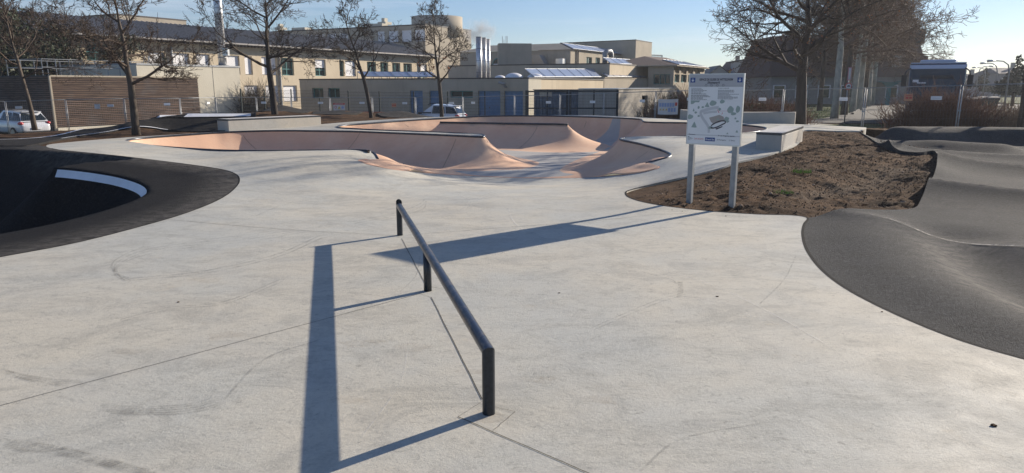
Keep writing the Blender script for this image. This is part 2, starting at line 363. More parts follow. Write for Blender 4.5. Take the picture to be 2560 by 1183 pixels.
# left pit of the asphalt pump track
pit_lip_px = smooth([(-260,630),(0,585),(130,560),(250,530),(330,503),(362,487),(371,474),(362,462),(335,450),(290,438),(230,428),(170,421),(135,419)], 6)
pit_lip = lift(pit_lip_px)
pit_cap = lift(smooth([(135,419),(200,407),(260,402),(330,397),(300,391),(200,383),(100,377),(0,374),(-300,374)], 4))
pit_poly = [q[:2] for q in pit_lip]+[q[:2] for q in pit_cap[1:]]+[(-26,17.5),(-26,7),(-12,5)]
pl_line = [q[:2] for q in lift(pl_left)]
def pit_z(x, y):
    zb = zbase(x, y); d, _ = dline(x, y, pit_lip); t = np.clip(d/2.1, 0, 1)
    dc, _ = dline(x, y, pit_cap); tc = np.clip(dc/1.7, 0, 1)**.9
    ins = inpoly(x, y, pit_poly)
    dep = 1.6*(1-(1-t)**1.9)
    dep = np.minimum(dep, 1.6*tc)
    return zb-np.where(ins, dep, 0)
# gentle swell of the asphalt lip outside the pit
def bumpl(x, y, pts, A, sg):
    d, _ = dline(x, y, pts); return A*np.exp(-(d/sg)**2)
def rollb(x, y, pts, A, sg):
    (ax, ay), (bx, by) = pts; L = math.hypot(bx-ax, by-ay); sd = ((bx-ax)*(y-ay)-(by-ay)*(x-ax))/L
    w = np.where(sd < 0, sg*.60, sg*.85); k = .045; return A*np.exp(-(np.sqrt(sd*sd+k*k)-k)/w)
def left_z(x, y): return pit_z(np.asarray(x, float), np.asarray(y, float))
rollers = []
for a, b, A, sg in (((2180,537),(2640,617),0.13,.95),((2325,458),(2700,486),.25,.9),((2335,409),(2700,421),.24,.85),((2340,383),(2700,393),.23,.9)):
    rollers.append(([G(*a, A), G(*b, A)], A, sg))
bank = [G(*p, .1) for p in ((2190,590),(2260,660),(2370,745),(2480,805),(2640,860),(2900,930))]
hollow = [G(*p, -.1) for p in ((2440,650),(2520,700),(2620,750),(2800,820))]
hollow = [G(*p, -.1) for p in ((2370,610),(2440,655),(2520,705),(2640,765),(2800,830))]
berm2 = [G(*p, .52) for p in ((2270,318.5),(2380,317.5),(2480,318),(2600,320),(2750,326))]
crestA = [G(*p, .36) for p in ((2215,345),(2300,352),(2400,358),(2500,363))]
dirtline = None
def right_z(x, y):
    x = np.asarray(x, float); y = np.asarray(y, float)
    zb = zbase(x, y); e, _ = dline(x, y, pl_rline); e2, _ = dline(x, y, dr_line)
    z = 0
    for pts, A, sg in rollers: z = z+rollb(x, y, pts, A*1.0, sg)
    hol = bumpl(x, y, bank, .06, .8)-bumpl(x, y, hollow, .17, .55)
    z = z+np.maximum(.52*np.exp(-(dline(x, y, berm2)[0]/.85)**4), bumpl(x, y, crestA, .36, .75))*sstep(e2/1.9+.08)
    return zb*np.exp(-np.minimum(e, e2)/.8)+(z+hol)*sstep(e/.8)
pl_rline = [q[:2] for q in lift(pl_right)]
dr_px = smooth([(2020,545),(2100,537),(2200,533),(2281,526),(2302,505),(2323,468),(2336,437),(2342,406),(2337,384),(2300,386),(2276,385),(2245,380),(2203,364),(2171,343),(2149,329)], 5)
dr_line = [(0,0),(1,0)]
dr_line = [q[:2] for q in lift(dr_px)]
def nz(x, y, s, seed=0):
    """cheap smooth value noise for the earth"""
    x = x*s+seed*17.3; y = y*s+seed*9.1
    xi = np.floor(x).astype(int); yi = np.floor(y).astype(int); fx = x-xi; fy = y-yi; fx = fx*fx*(3-2*fx); fy = fy*fy*(3-2*fy)
    def h(a, b):
        n = (a*374761393+b*668265263) & 0x7fffffff; n = (n ^ (n >> 13))*1274126177 & 0x7fffffff; return ((n ^ (n >> 16)) & 0xffff)/65535.0
    return (h(xi,yi)*(1-fx)+h(xi+1,yi)*fx)*(1-fy)+(h(xi,yi+1)*(1-fx)+h(xi+1,yi+1)*fx)*fy-.5
def fbm(x, y, s, seed=0, o=4): return sum(nz(x, y, s*2**k, seed+k)*.55**k for k in range(o))
def grid_pts(poly, h, jit=.25, seed=1):
    a = np.array([p[:2] for p in poly]); x0, y0 = a.min(0); x1, y1 = a.max(0)
    X, Y = np.meshgrid(np.arange(x0, x1, h), np.arange(y0, y1, h)); rs = np.random.RandomState(seed)
    X = X+rs.uniform(-jit, jit, X.shape)*h; Y = Y+rs.uniform(-jit, jit, Y.shape)*h
    X = X.ravel(); Y = Y.ravel(); m = inpoly(X, Y, poly); X = X[m]; Y = Y[m]
    return X, Y
def sheet(name, poly, zf, h, m, holes=(), lines=(), attrs=None, parent=None, extra=None, skirt=.12, lines_clear=.45):
    X, Y = grid_pts(poly, h)
    if extra is not None: X = np.concatenate([X, extra[0]]); Y = np.concatenate([Y, extra[1]])
    keep = np.ones(len(X), bool)
    for hl in holes: keep &= ~inpoly(X, Y, hl)
    for ln in [poly]+list(holes): keep &= dline(X, Y, list(ln)+[ln[0]])[0] > h*lines_clear
    for ln in lines: keep &= dline(X, Y, ln)[0] > h*lines_clear
    X = X[keep]; Y = Y[keep]
    vs = [Vector((float(a), float(b))) for a, b in zip(X, Y)]; es = []
    def addline(ln, closed):
        i = len(vs); n = len(ln)
        vs.extend(Vector((float(p[0]), float(p[1]))) for p in ln)
        es.extend((i+k, i+(k+1) % n) for k in range(n if closed else n-1))
    addline(poly, True)
    for hl in holes: addline(hl, True)
    for ln in lines: addline(ln, False)
    res = geometry.delaunay_2d_cdt(vs, es, [], 0, 1e-5)
    V = np.array([(v.x, v.y) for v in res[0]]); F = np.array([f for f in res[2] if len(f) == 3])
    c = V[F].mean(1); k = inpoly(c[:,0], c[:,1], poly)
    for hl in holes: k &= ~inpoly(c[:,0], c[:,1], hl)
    F = F[k]; used = np.unique(F); mp = -np.ones(len(V), int); mp[used] = np.arange(len(used)); V = V[used]; F = mp[F]
    a = V[F]; cr = (a[:,1,0]-a[:,0,0])*(a[:,2,1]-a[:,0,1])-(a[:,1,1]-a[:,0,1])*(a[:,2,0]-a[:,0,0]); F = np.where(cr[:,None] < 0, F[:,::-1], F)
    z = zf(V[:,0], V[:,1]); VV = np.column_stack([V, z])
    if skirt:
        e = {}
        for f in F.tolist():
            for q in ((f[0],f[1]),(f[1],f[2]),(f[2],f[0])): e[q] = 1
        bd = [q for q in e if (q[1], q[0]) not in e]; n0 = len(VV); bi = {}
        low = []
        for q in bd:
            for w in q:
                if w not in bi: bi[w] = n0+2*len(bi); low.append(VV[w]); low.append(VV[w]-[0,0,skirt])
        sk = []
        for q0, q1 in bd: sk += [(bi[q0], bi[q0]+1, bi[q1]), (bi[q1], bi[q0]+1, bi[q1]+1)]
        VV = np.vstack([VV, np.array(low)]); F = np.vstack([F, np.array(sk)])
    o = arrobj(name, VV, F, m, parent, True)
    if attrs:
        for nm, fn in attrs.items():
            at = o.data.attributes.new(nm, 'FLOAT', 'POINT'); at.data.foreach_set('value', np.asarray(fn(VV[:,0], VV[:,1]), np.float32))
    return o
def ribbon(mb, pts, w, zf, dz):
    """a flat strip laid on a surface along plan points"""
    pts = [np.array(p[:2], float) for p in pts]; n = len(pts); L = []
    for i in range(n):
        t = pts[min(i+1,n-1)]-pts[max(i-1,0)]; t /= (np.linalg.norm(t)+1e-9); nn = np.array([-t[1], t[0]])
        ww = w if not hasattr(w, '__len__') else w[i]
        for s in (-.5, .5): q = pts[i]+nn*ww*s; L.append(q)
    L = np.array(L); z = zf(L[:,0], L[:,1])+dz; i0 = len(mb.v)
    mb.v += [(float(a), float(b), float(c)) for (a, b), c in zip(L, z)]
    for i in range(n-1): mb.f.append((i0+2*i+1, i0+2*i, i0+2*i+2, i0+2*i+3))

# ---- sheets
plaza = tag(sheet('plaza_pavement', plaza_poly, zbase, .22, M['concrete'], holes=[bowl_poly], skirt=.30), kind='structure')
bowl_root = empty('skate_bowl', (lip[30][0], lip[30][1], ZF), 0, 'salmon pink concrete skate bowl with steel coping sunk into the pale plaza', 'skate bowl')
def unparent_loc(o, root): o.parent = root; o.location = (-root.location[0], -root.location[1], -root.location[2])
bs = sheet('bowl_surface', bowl_poly, lambda x, y: bowl_z(x, y), .12, M['bowl'], lines=[[q[:2] for q in ridge]], attrs={'pink': lambda x, y: bowl_z(x, y, True)[1]}, skirt=.03)
unparent_loc(bs, bowl_root)
mb = MB(); mb.tube([(q[0], q[1], q[2]-.004) for q in lip], .034, 8)
o = mb.build('coping', M['coping'], None, True); unparent_loc(o, bowl_root)
mb = MB(); mb.tube([(q[0], q[1], q[2]+.012) for q in ridge], .040, 8)
o = mb.build('coping', M['coping'], None, True); unparent_loc(o, bowl_root)

# left asphalt around the pit
asph_left_poly = [q[:2] for q in lift(pl_left[:17*5])]
asph_left_poly = [q[:2] for q in lift(pl_left[:16*5+1])]+[q[:2] for q in lift([(90,362),(60,366),(0,366),(-300,366)])]+[(-26,20),(-26,7),(-12,4.2)]
def dust_left(x, y):
    e, _ = dline(x, y, pl_line); return np.clip(.75-e*.9, 0, .75)*.8
tag(sheet('pump_track', asph_left_poly, left_z, .13, M['asphalt_dark'], lines=[[q[:2] for q in pit_lip]], attrs={'dust_and_sun': dust_left}), kind='structure')
# white line painted just under the pit's lip
mb = MB(); wl_px = pit_lip_px[34:73]
seg = [q for q in pit_lip[33:-2]]; inner = []
cen = np.array([q[:2] for q in seg]); 
strip = []
for i, q in enumerate(cen):
    t = cen[min(i+1,len(cen)-1)]-cen[max(i-1,0)]; t /= np.linalg.norm(t)
    nn = np.array([-t[1], t[0]])
    w = min(1, (i+1)/4)
    a = q+nn*.035; row = [q+nn*(.03+.095*w*k/3) for k in range(4)]; strip.append(row)
arr = np.array(strip).reshape(-1, 2); zz = left_z(arr[:,0], arr[:,1])+.012
mb.v = [(float(a), float(b), float(c)) for (a, b), c in zip(arr, zz)]
for i in range(len(strip)-1):
    for k in range(3): mb.f.append((i*4+k, i*4+k+1, i*4+5+k, i*4+4+k))
tag(mb.build('track_line', M['white_paint']), kind='structure')
# right asphalt
i0 = min(range(len(pl_rline)), key=lambda i: (pl_rline[i][0]-dr_line[0][0])**2+(pl_rline[i][1]-dr_line[0][1])**2)
asph_right_poly = dr_line[:]+[G(2162,321,.48), (11.9,25.4)]+[(q[0]+.2, q[1]+1.0) for q in berm2]+[(34,20),(30,-6),(9,-6)]+pl_rline[i0:][::-1]
def sunlit_patches_right(x, y):  # sunlit hollow arc, berm patch and roller crests painted pale into the asphalt
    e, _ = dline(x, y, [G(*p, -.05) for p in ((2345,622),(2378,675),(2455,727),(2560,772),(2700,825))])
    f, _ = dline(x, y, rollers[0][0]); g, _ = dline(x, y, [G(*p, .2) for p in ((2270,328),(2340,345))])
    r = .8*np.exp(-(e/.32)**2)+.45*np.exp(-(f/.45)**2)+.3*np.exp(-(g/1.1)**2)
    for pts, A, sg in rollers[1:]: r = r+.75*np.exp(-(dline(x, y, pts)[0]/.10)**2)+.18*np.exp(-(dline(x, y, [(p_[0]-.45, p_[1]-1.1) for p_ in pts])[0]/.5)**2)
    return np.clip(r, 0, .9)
tag(sheet('pump_track', asph_right_poly, right_z, .11, M['asphalt'], lines=[r_[0] for r_ in rollers[1:]] if 0 else (), attrs={'dust_and_sun': sunlit_patches_right}, skirt=.5), kind='structure')
# back-left track running into the tall berm
bt_up = smooth([(-300,356),(0,351),(60,349),(110,345),(150,339),(185,330),(215,323),(245,320),(265,315),(285,306),(305,295),(325,288),(345,285.5),(400,285),(480,284.5),(560,283.5),(640,282)], 4)
bt_lo = smooth([(640,322),(560,328),(480,329),(420,326),(380,320),(350,318),(320,321),(280,329),(250,334),(200,341),(140,351),(95,361),(60,366),(0,366),(-300,366)], 4)
up_w = lift(bt_up, zbase, .3); lo_w = lift(bt_lo, zbase, .1)
bt_poly = [q[:2] for q in up_w]+[q[:2] for q in lo_w]
tag(sheet('pump_track', bt_poly, lambda x, y: zbase(x, y)+.02, .22, M['asphalt_dark'], attrs={'dust_and_sun': lambda x, y: x*0+.12}, skirt=.08), kind='structure')
mb = MB(); ribbon(mb, up_w[:12*4], .11, zbase, .034)
sa_ = lift([(x_, 286.5) for x_ in range(340, 640, 12)], zbase, .6); sb_ = lift([(x_, 296.5-(x_-340)*.012) for x_ in range(340, 640, 12)], zbase, .5)
n0 = len(mb.v); mb.v += [(q[0], q[1]-.03, q[2]+.045) for q in sa_]+[(q[0], q[1]-.03, q[2]+.045) for q in sb_]; n1 = len(sa_)
for i in range(n1-1): mb.f.append((n0+n1+i, n0+n1+i+1, n0+i+1, n0+i))
ribbon(mb, lo_w[3*4:10*4], .07, zbase, .036)
tag(mb.build('track_line', M['white_paint']), kind='structure')
# humps beyond the ledge
humps = []
for k, (px0, px1, py, Y) in enumerate(((600,770,268,37),(800,905,277,37),(958,1075,281,37))):
    c = P((px0+px1)/2, py, Y); w = (px1-px0)/FPX*Y/2
    poly = [(c.x+w*1.15*math.cos(a), c.y-.2+2.4*math.sin(a)) for a in np.linspace(0, 2*math.pi, 28)[:-1]]; humps.append(poly)
    tag(sheet('pump_track', poly, lambda x, y, c=c, w=w: zbase(x, y)+.03+max(0, c.z-float(zbase(np.array([c.x]), np.array([c.y]))[0]))*np.exp(-((x-c.x)/(w*.62))**2-((y-c.y)/1.3)**2), .25, M['asphalt_dark'], attrs={'dust_and_sun': lambda x, y: x*0+.3}, skirt=.3), kind='structure')
# earth everywhere else on the site, and ground beyond
plz_w = plaza_poly
def earth_z(x, y):
    z = zbase(x, y); e = dline(x, y, pl_w)[0]; e2 = dline(x, y, dr_line)[0]; e3 = dline(x, y, bt_poly+[bt_poly[0]])[0]
    e = np.minimum(np.minimum(e, e2), e3); es = dline(x, y, SITE+[SITE[0]])[0]
    k = sstep(e/.8)*sstep(es/3)
    return z-.035+k*(fbm(x, y, .6, 3)*.10+fbm(x, y, 2.6, 5)*.035)+.06*sstep(e/.15)*fbm(x, y, 7, 2, 3)*sstep(es/2)
fx, fy = grid_pts([G(*p, .1) for p in ((1550,540),(2330,540),(2360,380),(2150,325),(2000,325))], .075)
gully = [G(*p, .15) for p in ((2330,432),(2240,425),(2170,450),(2080,462),(2000,475))]+[G(*p, .3) for p in ((2180,400),(2080,345))]
tag(sheet('earth', SITE, lambda x, y: earth_z(x, y)-bumpl(x, y, gully[:5], .10, .55), .34, M['dirt'], attrs={'path': lambda x, y: .6*np.exp(-(dline(x, y, gully[:5])[0]/.28)**2)}, holes=[plz_w, asph_left_poly, asph_right_poly, bt_poly], extra=(fx, fy), skirt=.7, lines_clear=.2), kind='structure')

# joints down the bowl walls
M['bowl_joint'] = mat('bowl_joint', (.30,.19,.14), .95); mb = MB()
for pts in ([(1107,420),(1118,398),(1130,372),(1140,348)], [(1298,372),(1322,350),(1338,328),(1344,313)], [(640,374),(625,360),(612,345),(606,332)], [(870,374),(888,352),(900,333)], [(1000,302),(1010,310),(1022,318)], [(1460,320),(1465,306),(1467,294)], [(1590,400),(1612,385),(1630,372)]):
    ribbon(mb, lift(smooth(pts, 4), lambda x, y: bowl_z(x, y), .2), .014, lambda x, y: bowl_z(x, y), .008)
o = mb.build('joint', M['bowl_joint']); unparent_loc(o, bowl_root)

mb = MB(); ribbon(mb, arc[6:-4], .07, zbase, .004); M['strip'] = mat('salmon_edge_strip', (.62,.36,.25), .85, var=.2, vscale=3); o = mb.build('edge_strip', M['strip']); unparent_loc(o, bowl_root)
# ------------------------------------------------------------ joints cut in the slab, wheel marks
M['joint'] = mat('saw_cut', (.045,.042,.038), .95)
def markmat(name, col, alpha):
    m = mat(name, col, .8); n = NT(m); n.L(n.math('MULTIPLY', n.noise(6, 7, .75, lo=.35, hi=.65), alpha), n.b.inputs['Alpha']); return m
M['mark'] = markmat('tyre_mark', (.12,.12,.12), .24); M['scuff'] = markmat('pale_scuff', (.80,.79,.76), .22); M['rust'] = markmat('rust_stain', (.40,.26,.13), .10)
def gp(pts): return [G(p[0], p[1], float(zbase(*map(lambda v: np.array([v]), G(p[0], p[1], 0)))[0])) for p in pts]
mb = MB()
for pts, w in (([(0,1015),(1060,732)], .010), ([(1108,724),(1070,716)], .006), ([(1050,735),(1078,744)], .006),
               ([(1078,744),(1206,1000)], .014), ([(1004,597),(1062,708)], .012),
               ([(418,549),(700,573),(990,590)], .012), ([(1020,588),(1250,570),(1500,551),(1640,537),(1790,529)], .009),
               ([(1145,1043),(1500,1196)], .012), ([(1145,1043),(1208,1003)], .004), ([(1236,1018),(1288,1030)], .006), ([(1288,1030),(1232,1078)], .006)):
    a = gp(smooth(pts, 5) if len(pts) > 2 else [tuple(np.array(pts[0])+(np.array(pts[1])-np.array(pts[0]))*t) for t in np.linspace(0, 1, 9)])
    a = [(p[0]+.002*math.sin(i*2.3), p[1]+.002*math.sin(i*1.7)) for i, p in enumerate(a)]; w *= .5
    ribbon(mb, a, w, zbase, .003)
tag(mb.build('slab_joint', M['joint']), kind='structure')
rnd = random.Random(5)
def marks(lst, m, name, dz):
    mb = MB()
    for pts, w, k in lst:
        for j in range(k):
            a = gp(smooth([(p[0]+j*rnd.uniform(2,7), p[1]+j*5) for p in pts], 6)); ribbon(mb, a, w, zbase, dz)
    tag(mb.build(name, m), kind='structure')
marks([([(740,568),(600,590),(380,615),(290,650),(285,680),(325,697)], .018, 4), ([(325,697),(500,680),(680,640),(800,590)], .03, 2),
       ([(0,1100),(120,1112),(260,1145),(390,1183)], .02, 6), ([(250,1015),(380,1018),(480,1010),(530,996)], .02, 5), ([(0,920),(60,938),(140,950),(200,952)], .02, 4),
       ([(1605,680),(1640,690),(1680,700),(1692,712)], .02, 1), ([(1700,705),(1702,725),(1698,745)], .05, 1), ([(880,555),(980,535),(1040,515),(1062,498)], .02, 3),
       ([(640,540),(700,515),(770,500)], .015, 1), ([(300,800),(420,770),(560,755),(700,700)], .02, 2), ([(1480,820),(1620,760),(1700,735)], .012, 2), ([(1240,640),(1330,600),(1400,600)], .015, 1),
       ([(560,1000),(660,900),(800,850)], .02, 1), ([(1900,760),(1960,700),(1990,640)], .015, 1), ([(1050,640),(1040,690),(1000,730)], .012, 1), ([(1600,1180),(1700,1100),(1900,1060)], .015, 1)], M['mark'], 'tyre_marks', .0035)
marks([([(1270,520),(1280,550),(1310,575),(1360,592)], .02, 2), ([(1100,515),(1150,525),(1170,500),(1140,480)], .015, 2), ([(1330,445),(1250,470),(1180,500)], .02, 2), ([(1500,650),(1640,670),(1800,720),(1960,800),(2080,870)], .012, 2),
       ([(1850,780),(2000,830),(2140,880),(2300,920)], .01, 2), ([(1000,480),(1060,500),(1030,520)], .01, 1), ([(1200,800),(1380,840),(1500,930)], .008, 1), ([(900,1100),(1000,960),(1020,860)], .01, 1)], M['scuff'], 'pale_scuffs', .0045)
mb = MB()
for px, py, r in ((905,860,.10),(870,1000,.07),(1030,870,.08),(1180,930,.06),(1350,950,.07),(520,700,.10),(560,840,.09),(1500,1000,.07),(320,880,.08),(1222,1040,.075)):
    c = G(px, py); mb.v += [(c[0]+r*(1+.35*math.sin(3*a+px))*math.cos(a)*1.6, c[1]+r*(1+.35*math.cos(2*a+py))*math.sin(a), .0025) for a in np.linspace(0, 6.28, 15)[:-1]]; n = len(mb.v); mb.f.append(tuple(range(n-14, n)))
tag(mb.build('rust_stains', M['rust']), kind='structure')
M['dust_and_sun'] = markmat('sunlit_crest_mark', (.42,.40,.37), .75)  # sun catching the roller crests, painted on as pale dusty lines
mb = MB()
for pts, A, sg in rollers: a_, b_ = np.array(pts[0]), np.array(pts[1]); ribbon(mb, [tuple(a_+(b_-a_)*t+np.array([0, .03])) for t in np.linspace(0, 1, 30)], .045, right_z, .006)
tag(mb.build('sunlit_crest_lines', M['dust_and_sun']), kind='structure')
# dark clear-cut edge where asphalt meets the slab
mb = MB(); ribbon(mb, pl_rline[9*5:], .035, zbase, .002); ribbon(mb, pl_line[:15*5], .025, zbase, .003)
tag(mb.build('asphalt_edge', M['asphalt_dark']), kind='structure')
# small dry crumbs lying on the slab
cr = [(1398,733,.008),(1793,742,.010),(2484,1065,.014),(446,756,.009),(2205,780,.007)]
for k, (px, py, r) in enumerate(cr):
    c = G(px, py); b = bmesh.new(); bmesh.ops.create_icosphere(b, subdivisions=2, radius=r)
    for v in b.verts: v.co.x *= 1.3; v.co.z *= .45; v.co += Vector([rnd.uniform(-.2,.2)*r for _ in range(3)])
    me = bpy.data.meshes.new('dirt_crumb'); b.to_mesh(me); b.free(); me.materials.append(M['rust_leaf'] if 0 else M['dirt']); o = bpy.data.objects.new('dirt_crumb', me); C.objects.link(o); o.location = (c[0], c[1], r*.35)
    tag(o, 'small dark crumb of earth lying loose on the pale slab', 'crumb', 'crumbs of earth lying on the slab')

# ------------------------------------------------------------ grind rail
pp = [G(1222,1033), G(1071,727), G(1000,587)]
rail_root = empty('grind_rail', (pp[0][0], pp[0][1], 0), 0, 'dark round steel grind rail on three posts in the middle of the slab', 'grind rail')
def loc(o, root): o.parent = root; o.location = -Vector(root.location); return o
d = Vector((pp[2][0]-pp[0][0], pp[2][1]-pp[0][1], 0)).normalized(); zt = .387; rr = .038
mid = Vector((pp[0][0], pp[0][1], 0)).lerp(Vector((pp[2][0], pp[2][1], 0)), .5)
for i, p in enumerate(pp):
    q = Vector((pp[0][0], pp[0][1], 0))+d*((Vector((p[0], p[1], 0))-Vector((pp[0][0], pp[0][1], 0))).dot(d))
    zt_i = zt+.02*i; mb = MB(); top = zt_i-rr*.6
    if i == 1: mb.tube([(q.x, q.y, -.02), (q.x, q.y, top)], rr, 24)
    else:   # mitred into the bar
        s = 1 if i == 0 else -1; n0 = len(mb.v)
        for k in range(24):
            w = 2*math.pi*k/24; o_ = Vector((math.cos(w), math.sin(w), 0))*rr; along = o_.dot(d)*s
            mb.v.append((q.x+o_.x, q.y+o_.y, -.02)); mb.v.append((q.x+o_.x, q.y+o_.y, zt_i-along))
        for k in range(24): k2 = (k+1) % 24; mb.f.append((2*k, 2*k2, 2*k2+1, 2*k+1))
    o = mb.build('post', M['steel_dark'], None, True); loc(o, rail_root)
mb = MB(); q0 = Vector((pp[0][0], pp[0][1], zt)); q1 = Vector((pp[2][0], pp[2][1], zt+.04)); sd = Vector((-d.y, d.x, 0)); n = 24
L_ = (q1-q0).length; segs = 24
for i in range(segs+1):
    for k in range(n):
        w = 2*math.pi*k/n; h = math.sin(w)*rr; base = q0+d*(L_*i/segs)
        if i == 0: base = base-d*(h)          # mitre: top runs longer
        if i == segs: base = base+d*(h)
        p = base+sd*math.cos(w)*rr+Vector((0,0,h)); mb.v.append(tuple(p))
for i in range(segs):
    for k in range(n): k2 = (k+1) % n; mb.f.append((i*n+k, i*n+k2, (i+1)*n+k2, (i+1)*n+k))
loc(mb.build('bar', M['rail'], None, True), rail_root)

# ------------------------------------------------------------ information board
def text_mesh(name, body, size, m, parent, loc_, ext=.0, align='CENTER', bold=0, shear=0, sx=1.0):
    cu = bpy.data.curves.new(name, 'FONT'); cu.body = body; cu.size = size; cu.align_x = align; cu.extrude = ext; cu.offset = bold; cu.shear = shear; cu.resolution_u = 3
    t = bpy.data.objects.new(name+'_c', cu); C.objects.link(t); bpy.context.view_layer.update()
    me = bpy.data.meshes.new_from_object(t.evaluated_get(bpy.context.evaluated_depsgraph_get())); me.name = name
    bpy.data.objects.remove(t); me.materials.clear(); me.materials.append(m)
    o = bpy.data.objects.new(name, me); C.objects.link(o); o.parent = parent; o.location = loc_; o.rotation_euler = (math.pi/2, 0, 0); o.scale = (sx, 1, 1); return o
sa = Vector((2.91, 11.54, 0)); sb = Vector((3.47, 11.08, 0)); sd_ = (sb-sa).normalized(); ang = math.atan2(sd_.y, sd_.x)
sz = float(zbase(np.array([3.2]), np.array([11.3]))[0])
board = empty('information_board', (sa.x, sa.y, 0), ang, 'white skatepark information board with a site plan on two galvanised posts', 'information board')
Lp = (sb-sa).length; bw0, bw1, bz0, bz1 = -.065, Lp+.085, 1.005, 2.075
for xx in (0, Lp):
    mb = MB(); w = .042   # open C-shaped galvanised post
    mb.box(xx-w, xx+w, -.022, -.018, -.15, bz0+.6); mb.box(xx-w, xx-w+.004, -.0178, .05, -.15, bz0+.6); mb.box(xx+w-.004, xx+w, -.0178, .05, -.15, bz0+.6)
    mb.box(xx-.012, xx+.012, -.027, -.0222, -.15, bz0)
    mb.build('post', M['galv'], board)
M['sign_white'] = mat('sign_print_white', (.74,.76,.78), .45, spec=.4, var=.03); M['sign_grey'] = mat('sign_print_grey', (.42,.43,.46), .45)
M['sign_ink'] = mat('sign_print_ink', (.05,.05,.07), .5); M['sign_blue'] = mat('sign_print_blue', (.02,.06,.24), .45)
M['sign_green'] = mat('sign_print_green', (.30,.38,.36), .5); M['sign_red'] = mat('sign_print_red', (.55,.06,.09), .5)
M['sign_mid'] = mat('sign_print_mid', (.55,.57,.60), .5); M['sign_sand'] = mat('sign_print_sand', (.36,.33,.31), .5); M['alu'] = mat('aluminium', (.62,.63,.64), .35, .8)
yf = -.060
mb = MB(); mb.box(bw0, bw1, yf, -.024, bz0, bz1); o = mb.build('panel', M['sign_white'], board)
mb = MB(); t = .012
mb.box(bw0-t, bw1+t, yf-.004, -.022, bz1, bz1+t); mb.box(bw0-t, bw1+t, yf-.004, -.022, bz0-t*2, bz0); mb.box(bw0-t, bw0, yf-.004, -.022, bz0, bz1); mb.box(bw1, bw1+t, yf-.004, -.022, bz0, bz1)
mb.build('frame', M['alu'], board)
BW = bw1-bw0; BH = bz1-bz0
def bp_(u, v): return (bw0+u*BW, bz1-v*BH)      # u, v measured on the printed face
def flat(name, polys, m, dy, each=False):
    if each: return [flat(name, [q], m, dy+i*.00004) for i, q in enumerate(polys)]
    mb = MB()
    for pl in polys:
        q = [bp_(*p) for p in pl]; mb.v += [(a, yf-dy, c) for a, c in q]; n = len(mb.v); mb.f.append(tuple(range(n-len(pl), n)))
    return mb.build(name, m, board)
def rc(u0, v0, u1, v1): return [(u0,v1),(u1,v1),(u1,v0),(u0,v0)]
def blob(u, v, a, b, n=14, w=.12, ph=0): return [(u+a*(1+w*math.sin(2*t+ph))*math.cos(t), v-b*(1+w*math.cos(3*t+ph))*math.sin(t)) for t in np.linspace(0, 2*math.pi, n+1)[:-1]]
def tri(u, v, a, b): return [(u-a, v+b), (u+a*.2, v+b*1.1), (u+a, v+b), (u+a*.3, v-b*.5), (u, v-b), (u-a*.3, v-b*.4)]
flat('header_band', [rc(0,0,1,.175)], M['sign_grey'], .001); flat('logo_square', [rc(.015,.045,.108,.115)], M['sign_blue'], .002); flat('logo_square', [rc(.89,.045,.983,.115)], M['sign_blue'], .002)
for u in (.061, .936):
    flat('logo_mark', [rc(u-.006,.056,u+.006,.095), [(u-.025,.082),(u,.106),(u+.025,.082),(u+.016,.076),(u,.092),(u-.016,.076)]], M['sign_white'], .003)
text_mesh('title_text', 'ESPACE DE GLISSE DE WITTELSHEIM', .048, M['sign_ink'], board, (*[bp_(.5,.088)[0]], yf-.003, bp_(.5,.088)[1]), bold=.0012, sx=.80*BW/.99)
text_mesh('subtitle_text', 'Skatepark', .052, M['sign_ink'], board, (bp_(.455,.13)[0], yf-.003, bp_(.455,.13)[1]), shear=.25, bold=.001)
flat('header_line', [rc(0,.1655,1,.1675)], M['sign_ink'], .002)
flat('activity_icon', [blob(u,.155,.021,.019,16,0) for u in (.32,.42,.53,.64)], M['sign_ink'], .0035, True)
flat('icon_glyph', [blob(u,.155,.015,.013,12,0) for u in (.32,.42,.53,.64)], M['sign_mid'], .0045, True)
flat('icon_stroke', [rc(u-.009,.153,u+.009,.158) for u in (.32,.42,.53,.64)], M['sign_ink'], .0055, True)
rb = random.Random(3); lines = []
for c0, rows in ((.04, (.195,.215,.228,.245,.262,.274,.292,.303,.316,.330,.343,.356)), (.55, (.193,.221,.234,.248,.264,.277,.290,.305,.318,.331,.345))):
    for i, v in enumerate(rows):
        u = c0; end = c0+rb.uniform(.22,.39) if i not in (0, 4) else c0+.2
        while u < end: w = rb.uniform(.015,.05); lines.append(rc(u, v, min(u+w, end), v+.0055)); u += w+.007
flat('rules_text', lines, M['sign_ink'], .002)
flat('plan_edge', [rc(.03,.372,.98,.3745)], M['sign_mid'], .001)
flat('plan_tree', [[(.04,.375),(.22,.375),(.20,.40),(.13,.40),(.09,.425),(.045,.43)], blob(.47,.41,.065,.038), blob(.64,.385,.045,.028), blob(.20,.475,.02,.022), blob(.28,.47,.025,.014), blob(.60,.495,.025,.022), blob(.80,.50,.055,.052,ph=1),
    blob(.15,.55,.025,.016), blob(.21,.60,.023,.013), blob(.045,.615,.058,.034), tri(.36,.43,.045,.035), tri(.105,.51,.02,.022), tri(.13,.725,.055,.043), blob(.74,.63,.045,.03), blob(.935,.49,.04,.05), blob(.86,.555,.05,.022),
    blob(.45,.765,.045,.02), blob(.90,.62,.018,.014), blob(.94,.66,.028,.014), tri(.94,.80,.025,.018), tri(.77,.835,.02,.012), blob(.76,.665,.03,.018), blob(.58,.64,.024,.012)], M['sign_green'], .002, True)
